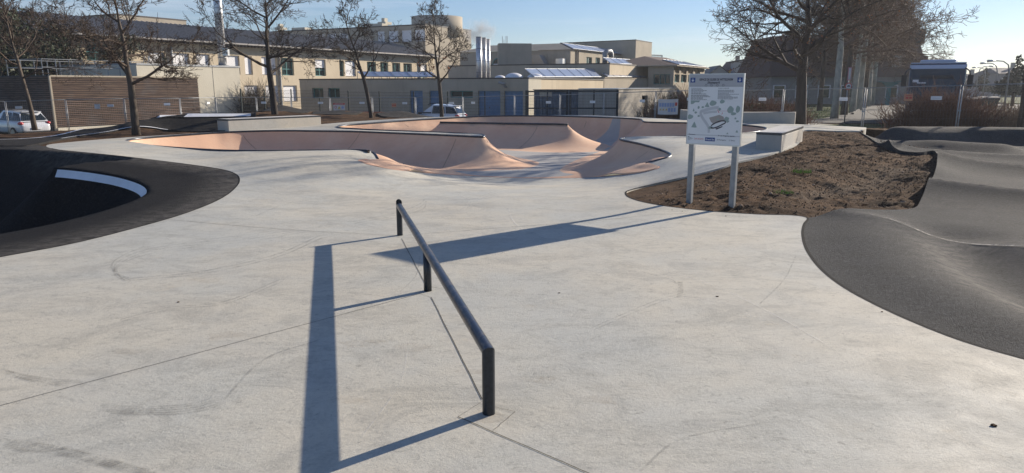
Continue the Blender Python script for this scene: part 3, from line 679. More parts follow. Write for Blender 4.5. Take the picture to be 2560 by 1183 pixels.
def stroke(pts, w):
    out = []; pts = smooth(pts, 5)
    for i in range(len(pts)-1):
        a, b = np.array(pts[i]), np.array(pts[i+1]); t = (b-a); t = t/(np.linalg.norm(t)+1e-9); n = np.array([-t[1], t[0]])*w; out.append([tuple(a+n-t*.002), tuple(b+n+t*.002), tuple(b-n+t*.002), tuple(a-n-t*.002)])
    return out
flat('plan_track', stroke([(.58,.47),(.45,.485),(.30,.52),(.24,.545),(.28,.62),(.36,.70),(.41,.76),(.42,.84)], .022)+stroke([(.30,.56),(.42,.54),(.55,.53)], .016), M['sign_mid'], .0012)
flat('plan_plaza', [[(.41,.62),(.50,.60),(.60,.575),(.68,.60),(.70,.65),(.62,.68),(.50,.71),(.45,.68)]], M['sign_sand'], .0024)
flat('plan_loop', stroke([(.46,.735),(.50,.71),(.60,.67),(.70,.66),(.72,.685),(.66,.715),(.56,.755),(.48,.77),(.455,.75)], .009)+[[(.54,.775),(.67,.735),(.67,.75),(.56,.79)]], M['sign_ink'], .0032)
flat('plan_arrow', [[(.55,.495),(.56,.50),(.60,.545),(.585,.545)], [(.655,.54),(.665,.545),(.64,.58)]]+stroke([(.59,.52),(.76,.518)], .0012), M['sign_red'], .0040)
flat('footer_line', [rc(0,.868,1,.883)], M['sign_mid'], .001)
text_mesh('footer_text', "En cas d'urgence, appelez :", .026, M['sign_ink'], board, (bp_(.76,.882)[0], yf-.0025, bp_(.76,.882)[1]), bold=.0006)
text_mesh('footer_text', 'Financement', .022, M['sign_ink'], board, (bp_(.10,.879)[0], yf-.0025, bp_(.10,.879)[1]), bold=.0006)
flat('sponsor_lines', [rc(.02,.905,.05,.911), rc(.02,.918,.09,.921), rc(.02,.930,.12,.933), rc(.02,.942,.10,.945), rc(.02,.955,.06,.958)], M['sign_ink'], .002)
text_mesh('sponsor_text', 'CeA ALSACE', .034, M['sign_red'], board, (bp_(.235,.945)[0], yf-.003, bp_(.235,.945)[1]), sx=.85)
flat('sponsor_block', [rc(.355,.908,.545,.962)], M['sign_blue'], .002)
text_mesh('sponsor_text', 'Grand Est', .036, M['sign_white'], board, (bp_(.45,.947)[0], yf-.0035, bp_(.45,.947)[1]), bold=.0006)
text_mesh('footer_text', '18 Pompiers', .030, M['sign_ink'], board, (bp_(.665,.945)[0], yf-.003, bp_(.665,.945)[1]))
text_mesh('footer_text', '15 Samu', .030, M['sign_ink'], board, (bp_(.86,.945)[0], yf-.003, bp_(.86,.945)[1]))

# ------------------------------------------------------------ ledges and blocks
def ledge(name, corners, z0, h, label, cap=True, capside=.05):
    """corners: plan quad; concrete body, steel angle along the top edge, pale top"""
    cx = sum(c[0] for c in corners)/4; cy = sum(c[1] for c in corners)/4
    r = empty(name, (cx, cy, z0), 0, label, 'grind ledge' if cap else 'concrete block')
    q = [(c[0]-cx, c[1]-cy) for c in corners]; bm = bmesh.new()
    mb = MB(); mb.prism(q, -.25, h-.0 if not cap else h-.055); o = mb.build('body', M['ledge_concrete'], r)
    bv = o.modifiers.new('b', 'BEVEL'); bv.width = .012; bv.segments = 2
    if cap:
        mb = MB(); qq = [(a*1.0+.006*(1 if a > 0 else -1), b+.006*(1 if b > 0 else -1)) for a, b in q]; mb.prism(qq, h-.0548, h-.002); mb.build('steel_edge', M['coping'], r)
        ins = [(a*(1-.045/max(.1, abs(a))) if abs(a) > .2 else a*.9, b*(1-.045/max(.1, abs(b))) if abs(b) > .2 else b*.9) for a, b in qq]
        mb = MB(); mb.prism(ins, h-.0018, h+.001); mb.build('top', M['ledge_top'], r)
    return r
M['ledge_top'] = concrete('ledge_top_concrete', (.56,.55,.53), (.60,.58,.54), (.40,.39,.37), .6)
za = .47
a = np.array(G(572,327,za)); b = np.array(G(803,312,.50)); e = np.array(G(542,328,za)); w = e-a; w = np.array([-(b-a)[1], (b-a)[0]]); w = w/np.linalg.norm(w)*.62
ledge('grind_ledge', [tuple(a), tuple(b), tuple(b+w), tuple(a+w)], .46, .38, 'long pale concrete grind ledge with steel edge behind the left arm of the bowl')
a = np.array(G(1888,372,.38)); b = np.array(G(1952,378,.36)); c = np.array(G(2006,349,.42)); e = a+(c-b)
ledge('grind_ledge', [tuple(a), tuple(b), tuple(c), tuple(e)], .36, .43, 'short concrete grind ledge with steel edge beside the brown earth on the right')
a = np.array(G(1703,298,.55)); b = np.array(G(1744,300,.55)); w = np.array([.15,.9])
ledge('concrete_block', [tuple(a), tuple(b), tuple(b+w), tuple(a+w)], .5, .42, 'short plain concrete block behind the information board at the bowl rim', False)
a = np.array(G(1838,306,.52)); b = np.array(G(1987,307,.50)); w = np.array([.25,.6])
ledge('concrete_block', [tuple(a), tuple(b), tuple(b+w), tuple(a+w)], .47, .43, 'long low concrete block between the information board and the thick tree trunk', False)

# stones and grass tufts in the earth patch
M['stone'] = mat('pebble', (.24,.17,.12), .9, var=.35, vscale=6)
rs = np.random.RandomState(4); b = bmesh.new(); cnt = 0
patch = [G(*p, .1) for p in ((1575,484),(1700,520),(1980,536),(2280,524),(2335,440),(2335,390),(2150,332),(2010,328),(1960,385),(1800,425))]
X = rs.uniform(2, 10, 4000); Y = rs.uniform(10, 22, 4000); m_ = inpoly(X, Y, patch); X = X[m_][:420]; Y = Y[m_][:420]; Z = earth_z(X, Y)
for x, y, z in zip(X, Y, Z):
    r = .007+.018*rs.rand()**3
    if rs.rand() < .03: r *= 2
    i0 = len(b.verts); res = bmesh.ops.create_icosphere(b, subdivisions=1, radius=r)
    for v in res['verts']: v.co = Vector((v.co.x*rs.uniform(.8,1.5), v.co.y*rs.uniform(.8,1.3), v.co.z*.7))+Vector((x, y, z+r*.2))
me = bpy.data.meshes.new('pebbles'); b.to_mesh(me); b.free(); me.materials.append(M['stone']); o = bpy.data.objects.new('pebbles', me); C.objects.link(o)
tag(o, 'small pebbles scattered over the brown earth patch', 'pebbles', kind='stuff')
M['turf'] = mat('fresh_grass', (.13,.26,.03), .7, var=.3, vscale=20)
for px, py, n_, r, lab in ((2003,450,120,.13,'bright green grass tuft in the middle of the brown earth patch, the upper one'),(1958,482,80,.12,'bright green grass tuft lower left in the brown earth patch'),(2165,510,40,.12,'faint grass tuft near the lower edge of the brown earth patch')):
    c = G(px, py, .12); z = float(earth_z(np.array([c[0]]), np.array([c[1]]))[0]); mb = MB()
    for k in range(n_):
        a = rs.uniform(0, 6.28); q = r*math.sqrt(rs.rand()); x, y = q*math.cos(a)*1.5, q*math.sin(a); h = rs.uniform(.03,.09); l = rs.uniform(-.04,.04); w = .004
        mb.v += [(x-w,y,-.01),(x+w,y,-.01),(x+l,y+l,h)]; mb.f.append((len(mb.v)-3, len(mb.v)-2, len(mb.v)-1))
    o = mb.build('grass_tuft', M['turf']); o.location = (c[0], c[1], z); tag(o, lab, 'grass tuft', 'grass tufts in the earth patch')

# loose crumbs of soil over the patch
for nm, mcol, n_, sz, sd_, txt in (('soil_crumbs', (.080,.050,.032), 5200, .012, 5, 'dark crumbs of soil covering the brown earth patch'), ('straw_bits', (.26,.17,.105), 2200, .009, 6, 'pale dry crumbs and straw bits on the brown earth patch')):
    M[nm] = mat(nm, mcol, .95, var=.4, vscale=9); rs = np.random.RandomState(sd_); X = rs.uniform(2, 11, 9000); Y = rs.uniform(10, 24, 9000); k = inpoly(X, Y, patch); X = X[k][:n_]; Y = Y[k][:n_]; N_ = len(X); Z = earth_z(X, Y)
    s_ = sz*rs.uniform(.5, 1.7, N_); o8 = np.array([(1,0,0),(0,1,0),(-1,0,0),(0,-1,0),(0,0,.8),(0,0,-.8)]); V = o8[None]*s_[:,None,None]*rs.uniform(.6, 1.5, (N_, 6, 3))+np.stack([X, Y, Z+s_*.2], 1)[:,None,:]
    F = np.array([(0,1,4),(1,2,4),(2,3,4),(3,0,4),(1,0,5),(2,1,5),(3,2,5),(0,3,5)]); FF = (F[None]+6*np.arange(N_)[:,None,None]).reshape(-1, 3); tag(arrobj(nm, V.reshape(-1, 3), FF, M[nm], None, False), txt, 'soil', kind='stuff')
# ------------------------------------------------------------ beyond the site: ground, paths, road
M['grass'] = mat('grass_ground', (.050,.075,.022), .95, spec=.1, var=.35, vscale=2.5, bump=.8, bscale=12, col2=(.10,.12,.045))
M['road'] = mat('road_asphalt', (.070,.068,.066), .85, var=.15, vscale=.8, bump=.2, bscale=60)
M['yard'] = mat('yard_paving', (.135,.13,.12), .9, var=.2, vscale=.5, bump=.2, bscale=30)
mb = MB()
xs = [-3000,-600,-160,-60,-42,-30,-20,-10,0,5,10,15,20,26,38,70,160,600,3000]; ys = [-600,-60,-8.0,0,12,24,36,43,60,90,160,400,1200,6000]
for j in range(len(ys)-1):
    for i in range(len(xs)-1):
        x0, x1, y0, y1 = xs[i], xs[i+1], ys[j], ys[j+1]
        if inpoly(np.array([(x0+x1)/2]), np.array([(y0+y1)/2]), [(-42,-8),(38,-8),(38,36),(-42,36)])[0]: continue
        mb.quad(*[(x, y, float(zfar(x, y))-.04) for x, y in ((x0,y0),(x1,y0),(x1,y1),(x0,y1))])
tag(mb.build('ground', M['grass']), kind='structure')
def flatpoly(name, pts, m, dz=.01, skirt=.0):
    mb = MB(); n = len(pts)
    # fan out finely enough to follow the fall of the land
    a = sheet(name, pts, lambda x, y: zfar(x, y)+dz, max(2.0, max(np.ptp([p[0] for p in pts]), np.ptp([p[1] for p in pts]))/22), m, skirt=.1)
    return tag(a, kind='structure')
flatpoly('yard', [(-60,43.2),(-42,43.2),(10,43.2),(16,60),(16,75),(-10,110),(-70,110)], M['yard'], .012)
def gz(pxs): return [G(p[0], p[1], -.18) for p in pxs]
def zp(*px): return [G(p[0], p[1], -.14) for p in px]
flatpoly('path', zp((1960,306),(2060,296),(2130,281),(2171,257),(2206,242),(2240,224),(2249,224),(2262,260),(2280,309)), M['road'], .014)
flatpoly('road', zp((2285,309),(2264,258),(2262,229),(2400,225),(2620,222),(2900,228),(3000,309)), M['road'], .02)
flatpoly('verge', zp((2424,246),(2500,237),(2620,240),(2760,255),(2700,262),(2520,261)), M['grass'], .12)
mb = MB()
for a, b in (((2424,246),(2520,261)),((2424,246),(2500,237)),((2132,283),(2172,258))):
    A = G(*a, -.05); B = G(*b, -.05); d_ = Vector((B[0]-A[0], B[1]-A[1], 0)).normalized(); n_ = Vector((-d_.y, d_.x, 0))*.08; z = -.02
    mb.prism([(A[0]-n_.x,A[1]-n_.y),(B[0]-n_.x,B[1]-n_.y),(B[0]+n_.x,B[1]+n_.y),(A[0]+n_.x,A[1]+n_.y)], -.3, z)
tag(mb.build('kerb', M['road']), kind='structure')
# ------------------------------------------------------------ helpers for buildings, all turned the same way
KA = math.atan2(-.475, .880); KX = Vector((.880,-.475,0)); KY = Vector((.475,.880,0)); KO = Vector((1.31, 58, 0))
def kray(px, py):
    d = ray(px, py); D = Vector(d); L = Vector((D.dot(KX), D.dot(KY), D.z)); o = Vector((-KO.dot(KX), -KO.dot(KY), HC)); return o, L
def onx(c, px, py):   # pixel on the plane x = c  -> (y, z)
    o, L = kray(px, py); t = (c-o.x)/L.x; return (o.y+L.y*t, o.z+L.z*t)
def ony(c, px, py):   # pixel on the plane y = c  -> (x, z)
    o, L = kray(px, py); t = (c-o.y)/L.y; return (o.x+L.x*t, o.z+L.z*t)
def kloc(px, Y):      # pixel column at distance Y -> local plan
    d = ray(px, 215); w = Vector((d[0]/d[1]*Y, Y, 0))-KO; return (w.dot(KX), w.dot(KY))
def conc(name, c, c2, streak=.35):
    m = mat(name, c, .9, spec=.15); n = NT(m)
    k = n.mix(n.noise(.35, 6, .65), c, c2); k = n.mix(n.math('MULTIPLY', n.noise(1.1, 6, .7, (1,1,.12), lo=.5, hi=.75), streak), k, tuple(x*.55 for x in c))
    k = n.mix(n.math('MULTIPLY', n.noise(9, 4, .7, lo=.5, hi=.8), .25), k, tuple(x*.7 for x in c)); n.color(k); n.bump(n.noise(14, 4), .15, .02); return m
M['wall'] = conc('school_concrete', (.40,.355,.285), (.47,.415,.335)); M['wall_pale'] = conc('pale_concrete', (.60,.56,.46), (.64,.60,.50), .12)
M['wall_sunlit'] = conc('sunlit_cream_concrete', (.60,.51,.38), (.66,.57,.43), .3); M['wall_grey'] = conc('weathered_concrete', (.36,.33,.29), (.42,.39,.34), .6)  # creamier copy of the wall concrete, sunlight painted in for the lit faces
M['roofmetal'] = mat('standing_seam_roof', (.25,.24,.235), .55, .1, var=.2, vscale=3); M['roofdark'] = mat('roof_edging', (.05,.045,.045), .6)
M['teal'] = mat('teal_frame', (.035,.20,.21), .5); M['glass'] = mat('window_glass', (.020,.045,.045), .08, 0, .8, var=.4, vscale=1.5); M['blind'] = mat('white_blind', (.80,.81,.84), .6, var=.04, vscale=8)
M['blue'] = mat('blue_door_paint', (.085,.20,.36), .5, var=.2, vscale=4); M['inner'] = mat('dark_interior', (.02,.02,.022), .9)
M['panel'] = mat('solar_panel_glass', (.32,.36,.46), .3, .1, .8, var=.1, vscale=2); M['steel'] = mat('bright_steel', (.60,.61,.63), .38, .75, var=.2, vscale=4)
M['tile'] = mat('brown_roof_tile', (.13,.09,.075), .85, var=.25, vscale=14, stretch=(1,1,6)); M['plaster'] = mat('pale_plaster', (.52,.50,.46), .9, var=.06); M['yellow'] = mat('yellow_plaster', (.60,.47,.20), .9, var=.06)
M['stone_trim'] = conc('concrete_trim', (.40,.35,.27), (.44,.39,.31), .2)
def place(o, root, off): o.parent = root; o.matrix_parent_inverse.identity(); o.location = (-off[0], -off[1], -off[2]); return o
def broot(name, x, y, z, label, cat='building', group=None):
    w = KO+KX*x+KY*y; r = empty(name, (w.x, w.y, z), KA, label, cat, group); r['_o'] = 0; del r['_o']; return r, (x, y, z)
def put(mb, name, m, R_, sm=False):
    r, off = R_; o = mb.build(name, m, None, sm); o.parent = r; o.location = (-off[0], -off[1], -off[2]); return o
def sub(mb, name, m, parent, sm=False):
    o = mb.build(name, m, None, sm); o.parent = parent; return o
def wallcut(R_, axis, c, a0, a1, z0, z1, ops, m, depth=.28, name='wall', kinds=None, ztop=None):
    """wall sheet on plane axis=c from a0..a1 with real openings; each opening gets a recessed window or door of its own"""
    pt = (lambda a, dd, z: (c-dd, a, z)) if axis == 'x' else (lambda a, dd, z: (a, c+dd, z))
    A = sorted({a0, a1, *[q for o in ops for q in (o[0], o[1])]}); Z = sorted({z0, z1, *[q for o in ops for q in (o[2], o[3])]})
    mb = MB()
    for i in range(len(A)-1):
        for j in range(len(Z)-1):
            am, zm = (A[i]+A[i+1])/2, (Z[j]+Z[j+1])/2
            if any(o[0] < am < o[1] and o[2] < zm < o[3] for o in ops): continue
            mb.quad(pt(A[i],0,Z[j]), pt(A[i+1],0,Z[j]), pt(A[i+1],0,Z[j+1]), pt(A[i],0,Z[j+1]))
    for o in ops:
        b0, b1, y0, y1 = o[:4]
        mb.quad(pt(b0,0,y0), pt(b0,depth,y0), pt(b0,depth,y1), pt(b0,0,y1)); mb.quad(pt(b1,0,y0), pt(b1,0,y1), pt(b1,depth,y1), pt(b1,depth,y0))
        mb.quad(pt(b0,0,y0), pt(b1,0,y0), pt(b1,depth,y0), pt(b0,depth,y0)); mb.quad(pt(b0,0,y1), pt(b0,depth,y1), pt(b1,depth,y1), pt(b1,0,y1))
    put(mb, name, m, R_)
    for o in ops:
        b0, b1, y0, y1, kind = o[:5]; dd = depth*.8
        def sl(u0, u1, v0, v1, d0, d1):
            m_ = MB(); p = [pt(u0,d0,v0), pt(u1,d0,v0), pt(u1,d1,v0), pt(u0,d1,v0)]
            m_.v += p+[(q[0],q[1],v1) for q in p]; m_.f += [(0,3,2,1),(4,5,6,7),(0,1,5,4),(1,2,6,5),(2,3,7,6),(3,0,4,7)]; return m_
        if kind in ('glass', 'blind', 'half', 'strip'):
            g = put(sl(b0, b1, y0, y1, dd, dd+.03), 'window', M['glass'], R_); g.data.name = 'window'
            if kind != 'blind':
                f = MB(); t = .075
                parts = [(b0,b0+t,y0,y1),(b1-t,b1,y0,y1),(b0+t,b1-t,y0,y0+t),(b0+t,b1-t,y1-t,y1)]
                if b1-b0 > 1.1: parts.append(((b0+b1)/2-t/2, (b0+b1)/2+t/2, y0+t, y1-t))
                if y1-y0 > 1.2: parts += [(b0+t, b1-t, y0+(y1-y0)*.36-t/2, y0+(y1-y0)*.36+t/2)]
                for q in parts:
                    s = sl(*q, dd-.05-.002*parts.index(q), dd-.002); n = len(f.v); f.v += s.v; f.f += [tuple(k+n for k in ff) for ff in s.f]
                fo = f.build('frame', M['teal'], None); fo.parent = g
            if kind in ('blind', 'half'):
                yb = y0+.06 if kind == 'blind' else y0+(y1-y0)*.5
                f = MB(); z = yb; k = 0
                while z < y1-.02:
                    s = sl(b0+.03, b1-.03, z, min(z+.075, y1), dd-.10+(.006 if k % 2 else 0), dd-.07); n = len(f.v); f.v += s.v; f.f += [tuple(q+n for q in ff) for ff in s.f]; z += .078; k += 1
                fo = f.build('blind', M['blind'], None); fo.parent = g
        elif kind in ('door', 'shutter'):
            f = MB(); z = y0; k = 0; st = .16 if kind == 'shutter' else 9
            while z < y1-.01:
                s = sl(b0, b1, z, min(z+st, y1), dd-.06+(.03 if k % 2 else 0), dd+.03); n = len(f.v); f.v += s.v; f.f += [tuple(q+n for q in ff) for ff in s.f]; z += st; k += 1
            g = put(f, 'garage_door' if kind == 'shutter' else 'door', M['blue'], R_)
            h = sl(b0+(b1-b0)*.46, b0+(b1-b0)*.5, y0+.95, y0+1.05, dd-.12, dd-.061); ho = h.build('handle', M['steel_dark'], None); ho.parent = g
        elif kind == 'void': put(sl(b0, b1, y0, y1, depth*3, depth*3+.03), 'doorway', M['inner'], R_)
        elif kind == 'shade': put(sl(b0, b1, y0, y1, dd, dd+.03), 'panel', M['stone_trim'], R_)
def ops_x(c, rects): 
    out = []
    for x0, x1, y0, y1, k in rects:
        a = onx(c, x0, y0); b = onx(c, x1, y1); mx = (x0+x1)/2; zt = onx(c, mx, y0)[1]; zb = onx(c, mx, y1)[1]; out.append((min(a[0],b[0]), max(a[0],b[0]), zb, zt, k))
    return out
def ops_y(c, rects):
    out = []
    for x0, x1, y0, y1, k in rects:
        a = ony(c, x0, y0); b = ony(c, x1, y1); mx = (x0+x1)/2; out.append((a[0], b[0], ony(c, mx, y1)[1], ony(c, mx, y0)[1], k))
    return out
def snap(ops, zs):   # rows share heights
    res = []
    for o in ops:
        z0 = min(zs, key=lambda z: abs(z-o[2])); z1 = min(zs, key=lambda z: abs(z-o[3])); res.append((o[0], o[1], z0 if abs(z0-o[2]) < .5 else o[2], z1 if abs(z1-o[3]) < .5 else o[3], o[4]))
    return res
def shell(R_, x0, x1, y0, y1, z0, z1, m, faces='xyXY', name='wall'):
    mb = MB()
    if 'x' in faces: mb.quad((x0,y1,z0),(x0,y0,z0),(x0,y0,z1),(x0,y1,z1))
    if 'X' in faces: mb.quad((x1,y0,z0),(x1,y1,z0),(x1,y1,z1),(x1,y0,z1))
    if 'y' in faces: mb.quad((x0,y0,z0),(x1,y0,z0),(x1,y0,z1),(x0,y0,z1))
    if 'Y' in faces: mb.quad((x1,y1,z0),(x0,y1,z0),(x0,y1,z1),(x1,y1,z1))
    if mb.v: put(mb, name, m, R_)
def roofcap(R_, x0, x1, y0, y1, z, m=None, t=.12, o=.05):
    mb = MB(); mb.box(x0-o, x1+o, y0-o, y1+o, z, z+t); put(mb, 'roof', m or M['roofdark'], R_)
ZB = -1.0
# --- low wing with garages
Cx0 = ony(0, 752, 250)[0]; R1 = broot('garage_wing', 0, 0, -.9, 'low flat-roofed concrete wing with two blue roller doors and a sunlit corner')
zt = 2.46
ops = ops_y(0, [(780,809,220,246,'glass'),(819,850,220,246,'glass'),(1024,1058,225,291,'door'),(1073,1105,225,291,'door'),(1125,1182,227,245,'strip'),(1195,1251,227,291,'shutter'),(1260,1307,227,291,'shutter')])
ops = [(o[0], o[1], (-.86 if o[4] in ('door','shutter') else o[2]), (1.5 if o[4] != 'glass' else min(o[3], 1.69)), o[4]) for o in ops]
wallcut(R1, 'y', 0, Cx0, 0, ZB, zt-.74, [o for o in ops if 1], M['wall'], .3)
mb = MB(); mb.quad((Cx0,-.03,zt-.74),(0,-.03,zt-.74),(0,-.03,zt),(Cx0,-.03,zt)); mb.quad((Cx0,-.03,zt-.74),(Cx0,0,zt-.74),(0,0,zt-.74),(0,-.03,zt-.74)); put(mb, 'fascia', M['wall'], R1)
yC = onx(0, 1509, 198)[0]; yw = onx(0, 1352, 240)[0]
shell(R1, Cx0, 0, 0, yC, ZB, zt, M['wall'], 'xY'); shell(R1, Cx0, 0, 0, yC, ZB, zt, M['wall_sunlit'], 'X', 'side_wall'); mb = MB(); mb.box(.0, .03, -.03, yw, ZB, zt); put(mb, 'corner_panel', M['wall_pale'], R1)
roofcap(R1, Cx0, .03, -.03, yC, zt, M['roofdark'], .10, .04)
# roof domes, camera
for px, r, yy in ((1285,.8,3.5),(1250,.5,5),(1338,.7,4.2)):
    x, z = ony(yy, px, 196); b = MB(); n = 18
    if x > -.9: x = -.9
    for k in range(6):
        ph = k/5*math.pi/2
        for j in range(n): w = 2*math.pi*j/n; b.v.append((x+r*math.cos(ph)*math.cos(w), yy+r*math.cos(ph)*math.sin(w), zt+.1+.55*r*math.sin(ph)))
    for k in range(5):
        for j in range(n): j2 = (j+1) % n; b.f.append((k*n+j, k*n+j2, (k+1)*n+j2, (k+1)*n+j))
    put(b, 'roof_dome', M['blind'], R1, True)
x, z = ony(-.35, 1256, 208); mb = MB(); mb.tube([(x-.25,-.55,z+.05),(x+.25,-.35,z-.1)], .11, 10); mb.tube([(x+.1,-.38,z-.1),(x+.2,-.36,z-.3),(x+.2,-.03,z-.3)], .06, 8); put(mb, 'lamp', M['galv'], R1, True)
# --- solar panel rows
def solar(name, pts, n, label):
    """pts: four local corners front-left, front-right, back-right, back-left of the glass plane; frame lines between the modules"""
    c = sum((Vector(p) for p in pts), Vector())/4; r = broot(name, c.x, c.y, c.z, label, 'solar panels', 'solar panel rows on the school roofs')
    a, b, c_, d = [Vector(p) for p in pts]; nn = (b-a).cross(d-a).normalized()
    for i in range(n):
        p0 = a.lerp(b, i/n); p1 = a.lerp(b, (i+1)/n-.006); q1 = d.lerp(c_, (i+1)/n-.006); q0 = d.lerp(c_, i/n)
        m_ = MB(); m_.quad(p0, p1, q1, q0); m_.quad(p0-nn*.05, q0-nn*.05, q1-nn*.05, p1-nn*.05)
        for s, t in ((p0,p1),(p1,q1),(q1,q0),(q0,p0)): m_.quad(s-nn*.05, t-nn*.05, t, s)
        put(m_, 'module', M['panel'], r)
    m_ = MB(); m_.tube([a+nn*.0, b+nn*.0], .018, 6); m_.tube([d+nn*.0, c_+nn*.0], .018, 6)
    for i in range(0, n+1, max(1, n//4)): m_.tube([a.lerp(b, i/n)+nn*.028, d.lerp(c_, i/n)+nn*.012], .015, 4)
    put(m_, 'rail', M['galv'], r)
    m_ = MB()
    for i in range(n+1):
        p = a.lerp(b, i/n); q = d.lerp(c_, i/n)
        m_.tube([p-nn*.06, (p.x, p.y, p.z-.30)], .035, 4); m_.tube([q-nn*.06, (q.x, q.y, min(p.z, q.z)-.30)], .035, 4)
    put(m_, 'stand', M['galv'], r); return r
def at_y(px, py, yy): x, z = ony(yy, px, py); return (x, yy, z)
def at_x(px, py, xx): y, z = onx(xx, px, py); return (xx, y, z)
solar('solar_panels', [at_y(908,191,1.2), at_y(1094,192,1.2), at_y(1080,180,3.0), at_y(893,179,3.0)], 9, 'bluish solar panel row on the low roof behind the two thin trees')
solar('solar_panels', [at_x(1336,192,-.6), at_x(1503,192,-.6), at_x(1482,172.5,-3.6), at_x(1312,172,-3.6)], 7, 'pale solar panel row right of the steel chimneys above the sunlit corner')
# --- second block of the wing
R2 = broot('flat_roof_block', 0, yC+.5, -.9, 'small flat-roofed block right of the sunlit garage corner, panels above it')
y0 = yC+.45; y1 = onx(-.1, 1622, 200)[0]; z2 = onx(-.1, 1560, 196.5)[1]
shell(R2, -12, -.1, y0, y1, ZB, z2, M['wall'], 'xXyY'); mb = MB(); mb.box(-.16,-.04,y0,y1,z2,z2+.08); mb.box(-12,-.16,y0,y1,z2-.02,z2+.05); put(mb, 'roof', M['stone_trim'], R2)
solar('solar_panels', [at_x(1519,191,-.8), at_x(1617,193,-.8), at_x(1601,179,-3.6), at_x(1494,176,-3.6)], 6, 'pale solar panel row farthest right on the low roof')
# --- stepped volumes behind
def corner(px, Y): return kloc(px, Y)
cx, cy = corner(1523, 78); R3 = broot('stepped_block', cx, cy, -.9, 'long low concrete block behind the garage wing with shaded front')
zt3 = ony(cy, 1380, 162)[1]; xl = ony(cy, 1120, 162)[0]; ye = onx(cx, 1624, 165)[0]
shell(R3, xl, cx, cy, ye, ZB, zt3, M['wall'], 'xyY'); shell(R3, xl, cx, cy, ye, ZB, zt3, M['wall_sunlit'], 'X', 'side_wall'); roofcap(R3, xl, cx, cy, ye, zt3-.02)
solar('solar_panels', [at_x(1528,159,cx-.8), at_x(1603,161,cx-.8), at_x(1585,149.5,cx-3), at_x(1508,144,cx-3)], 5, 'small solar panel row on the middle roof left of the wire cage')
mb = MB(); p = at_x(1512,150,cx-4); mb.tube([(p[0],p[1],zt3-.1),(p[0],p[1],zt3+1.5),(p[0]+.1,p[1]+.25,zt3+1.75),(p[0]+.2,p[1]+1.3,zt3+1.75),(p[0]+.2,p[1]+1.6,zt3+1.5),(p[0]+.2,p[1]+1.6,zt3-.1)], .30, 12); put(mb, 'duct', M['galv'], R3, True)
cx, cy = corner(1425, 96); R4 = broot('upper_block', cx, cy, -.9, 'two-storey concrete block with hipped roof and arched windows at the centre')
zt4 = ony(cy, 1425, 124)[1]; xl = ony(cy, 1150, 131)[0]; ye = onx(cx, 1572, 134)[0]
shell(R4, xl, cx, cy, ye, ZB, zt4, M['wall'], 'xyY')
wallcut(R4, 'x', cx, cy, ye, ZB, zt4, ops_x(cx, [(1466,1480,143,161,'glass'),(1489,1500,144,161,'glass')]), M['wall'], .3)
# arched openings, vents and double door on the shaded front
for px, r in ((1246,.95),(1284,1.0)):
    x, z = ony(cy, px, 166); b = MB(); pts = [(x+r*math.cos(t), z+1.15*r*math.sin(t)) for t in np.linspace(0, math.pi, 15)]
    b.v = [(a, cy-.02, c) for a, c in pts]; b.f = [tuple(range(14, -1, -1))]; w = put(b, 'arched_window', M['glass'], R4)
    b = MB(); b.tube([(a, cy-.05, c) for a, c in pts], .07, 6); sub(b, 'frame', M['teal'], w)
x0, _ = ony(cy, 1358, 140); x1, zb_ = ony(cy, 1380, 163); _, zt_ = ony(cy, 1368, 135); mb = MB(); mb.box(x0, (x0+x1)/2-.02, cy-.05, cy-.002, zb_, zt_); mb.box((x0+x1)/2+.02, x1, cy-.05, cy-.002, zb_, zt_); put(mb, 'door', M['stone_trim'], R4)
x, z = ony(cy-1.5, 1344, 160); mb = MB(); mb.v = [(x-.9,cy-2,z+1.1),(x+.5,cy-2,z+1.1),(x+1.2,cy-2,z),(x+1.2,cy-2,z-.9),(x+.5,cy-2,z-.9),(x-.9,cy-.6,z+1.1),(x+.5,cy-.6,z+1.1),(x+1.2,cy-.6,z),(x+1.2,cy-.6,z-.9),(x+.5,cy-.6,z-.9)]
mb.f = [(4,3,2,1,0),(5,6,7,8,9),(0,1,6,5),(1,2,7,6),(2,3,8,7),(3,4,9,8),(4,0,5,9)]; put(mb, 'vent_hood', M['galv'], R4)
x0, _ = ony(cy-1, 1394, 150); x1, z0_ = ony(cy-1, 1411, 161); z1_ = ony(cy-1, 1400, 147)[1]; mb = MB(); mb.box(x0, x1, cy-1.6, cy-.6, z0_, z1_); put(mb, 'air_unit', M['alu'], R4)
x0, _ = ony(cy-1, 1239, 150); x1, z0_ = ony(cy-1, 1255, 166); z1_ = ony(cy-1, 1247, 160)[1]; mb = MB(); mb.box(x0, x1, cy-1.6, cy-.6, z0_, z1_); put(mb, 'air_unit', M['blind'], R4)
# hipped roof
h = ony(cy+3.2, 1340, 110.5)[1]-zt4; o_ = .25; rx = 3.0; a = (xl-.2,cy-o_,zt4); b = (cx+o_,cy-o_,zt4); c = (cx+o_,ye,zt4); rf = (xl+rx, cy+3.2, zt4+h); rg = (cx-rx, cy+3.2, zt4+h); rh = (cx-rx, ye, zt4+h)
mb = MB(); mb.quad(a, b, rg, rf); put(mb, 'roof', M['wall'], R4); mb = MB(); mb.quad(b, c, rh, rg); mb.quad(rf, rg, rh, (xl+rx, ye, zt4+h)); put(mb, 'roof', M['roofdark'], R4)
mb = MB()
for px in (1426,1436): y_, _ = onx(cx, px+30, 150); mb.tube([(cx+.08, cy+(y_-cy)*.45, zt3), (cx+.08, cy+(y_-cy)*.45, zt4-.1)], .07, 6)
put(mb, 'downpipe', M['roofdark'], R4)
def lerp3(a, b, t): return tuple(a[i]+(b[i]-a[i])*t for i in range(3))
n_ = .12
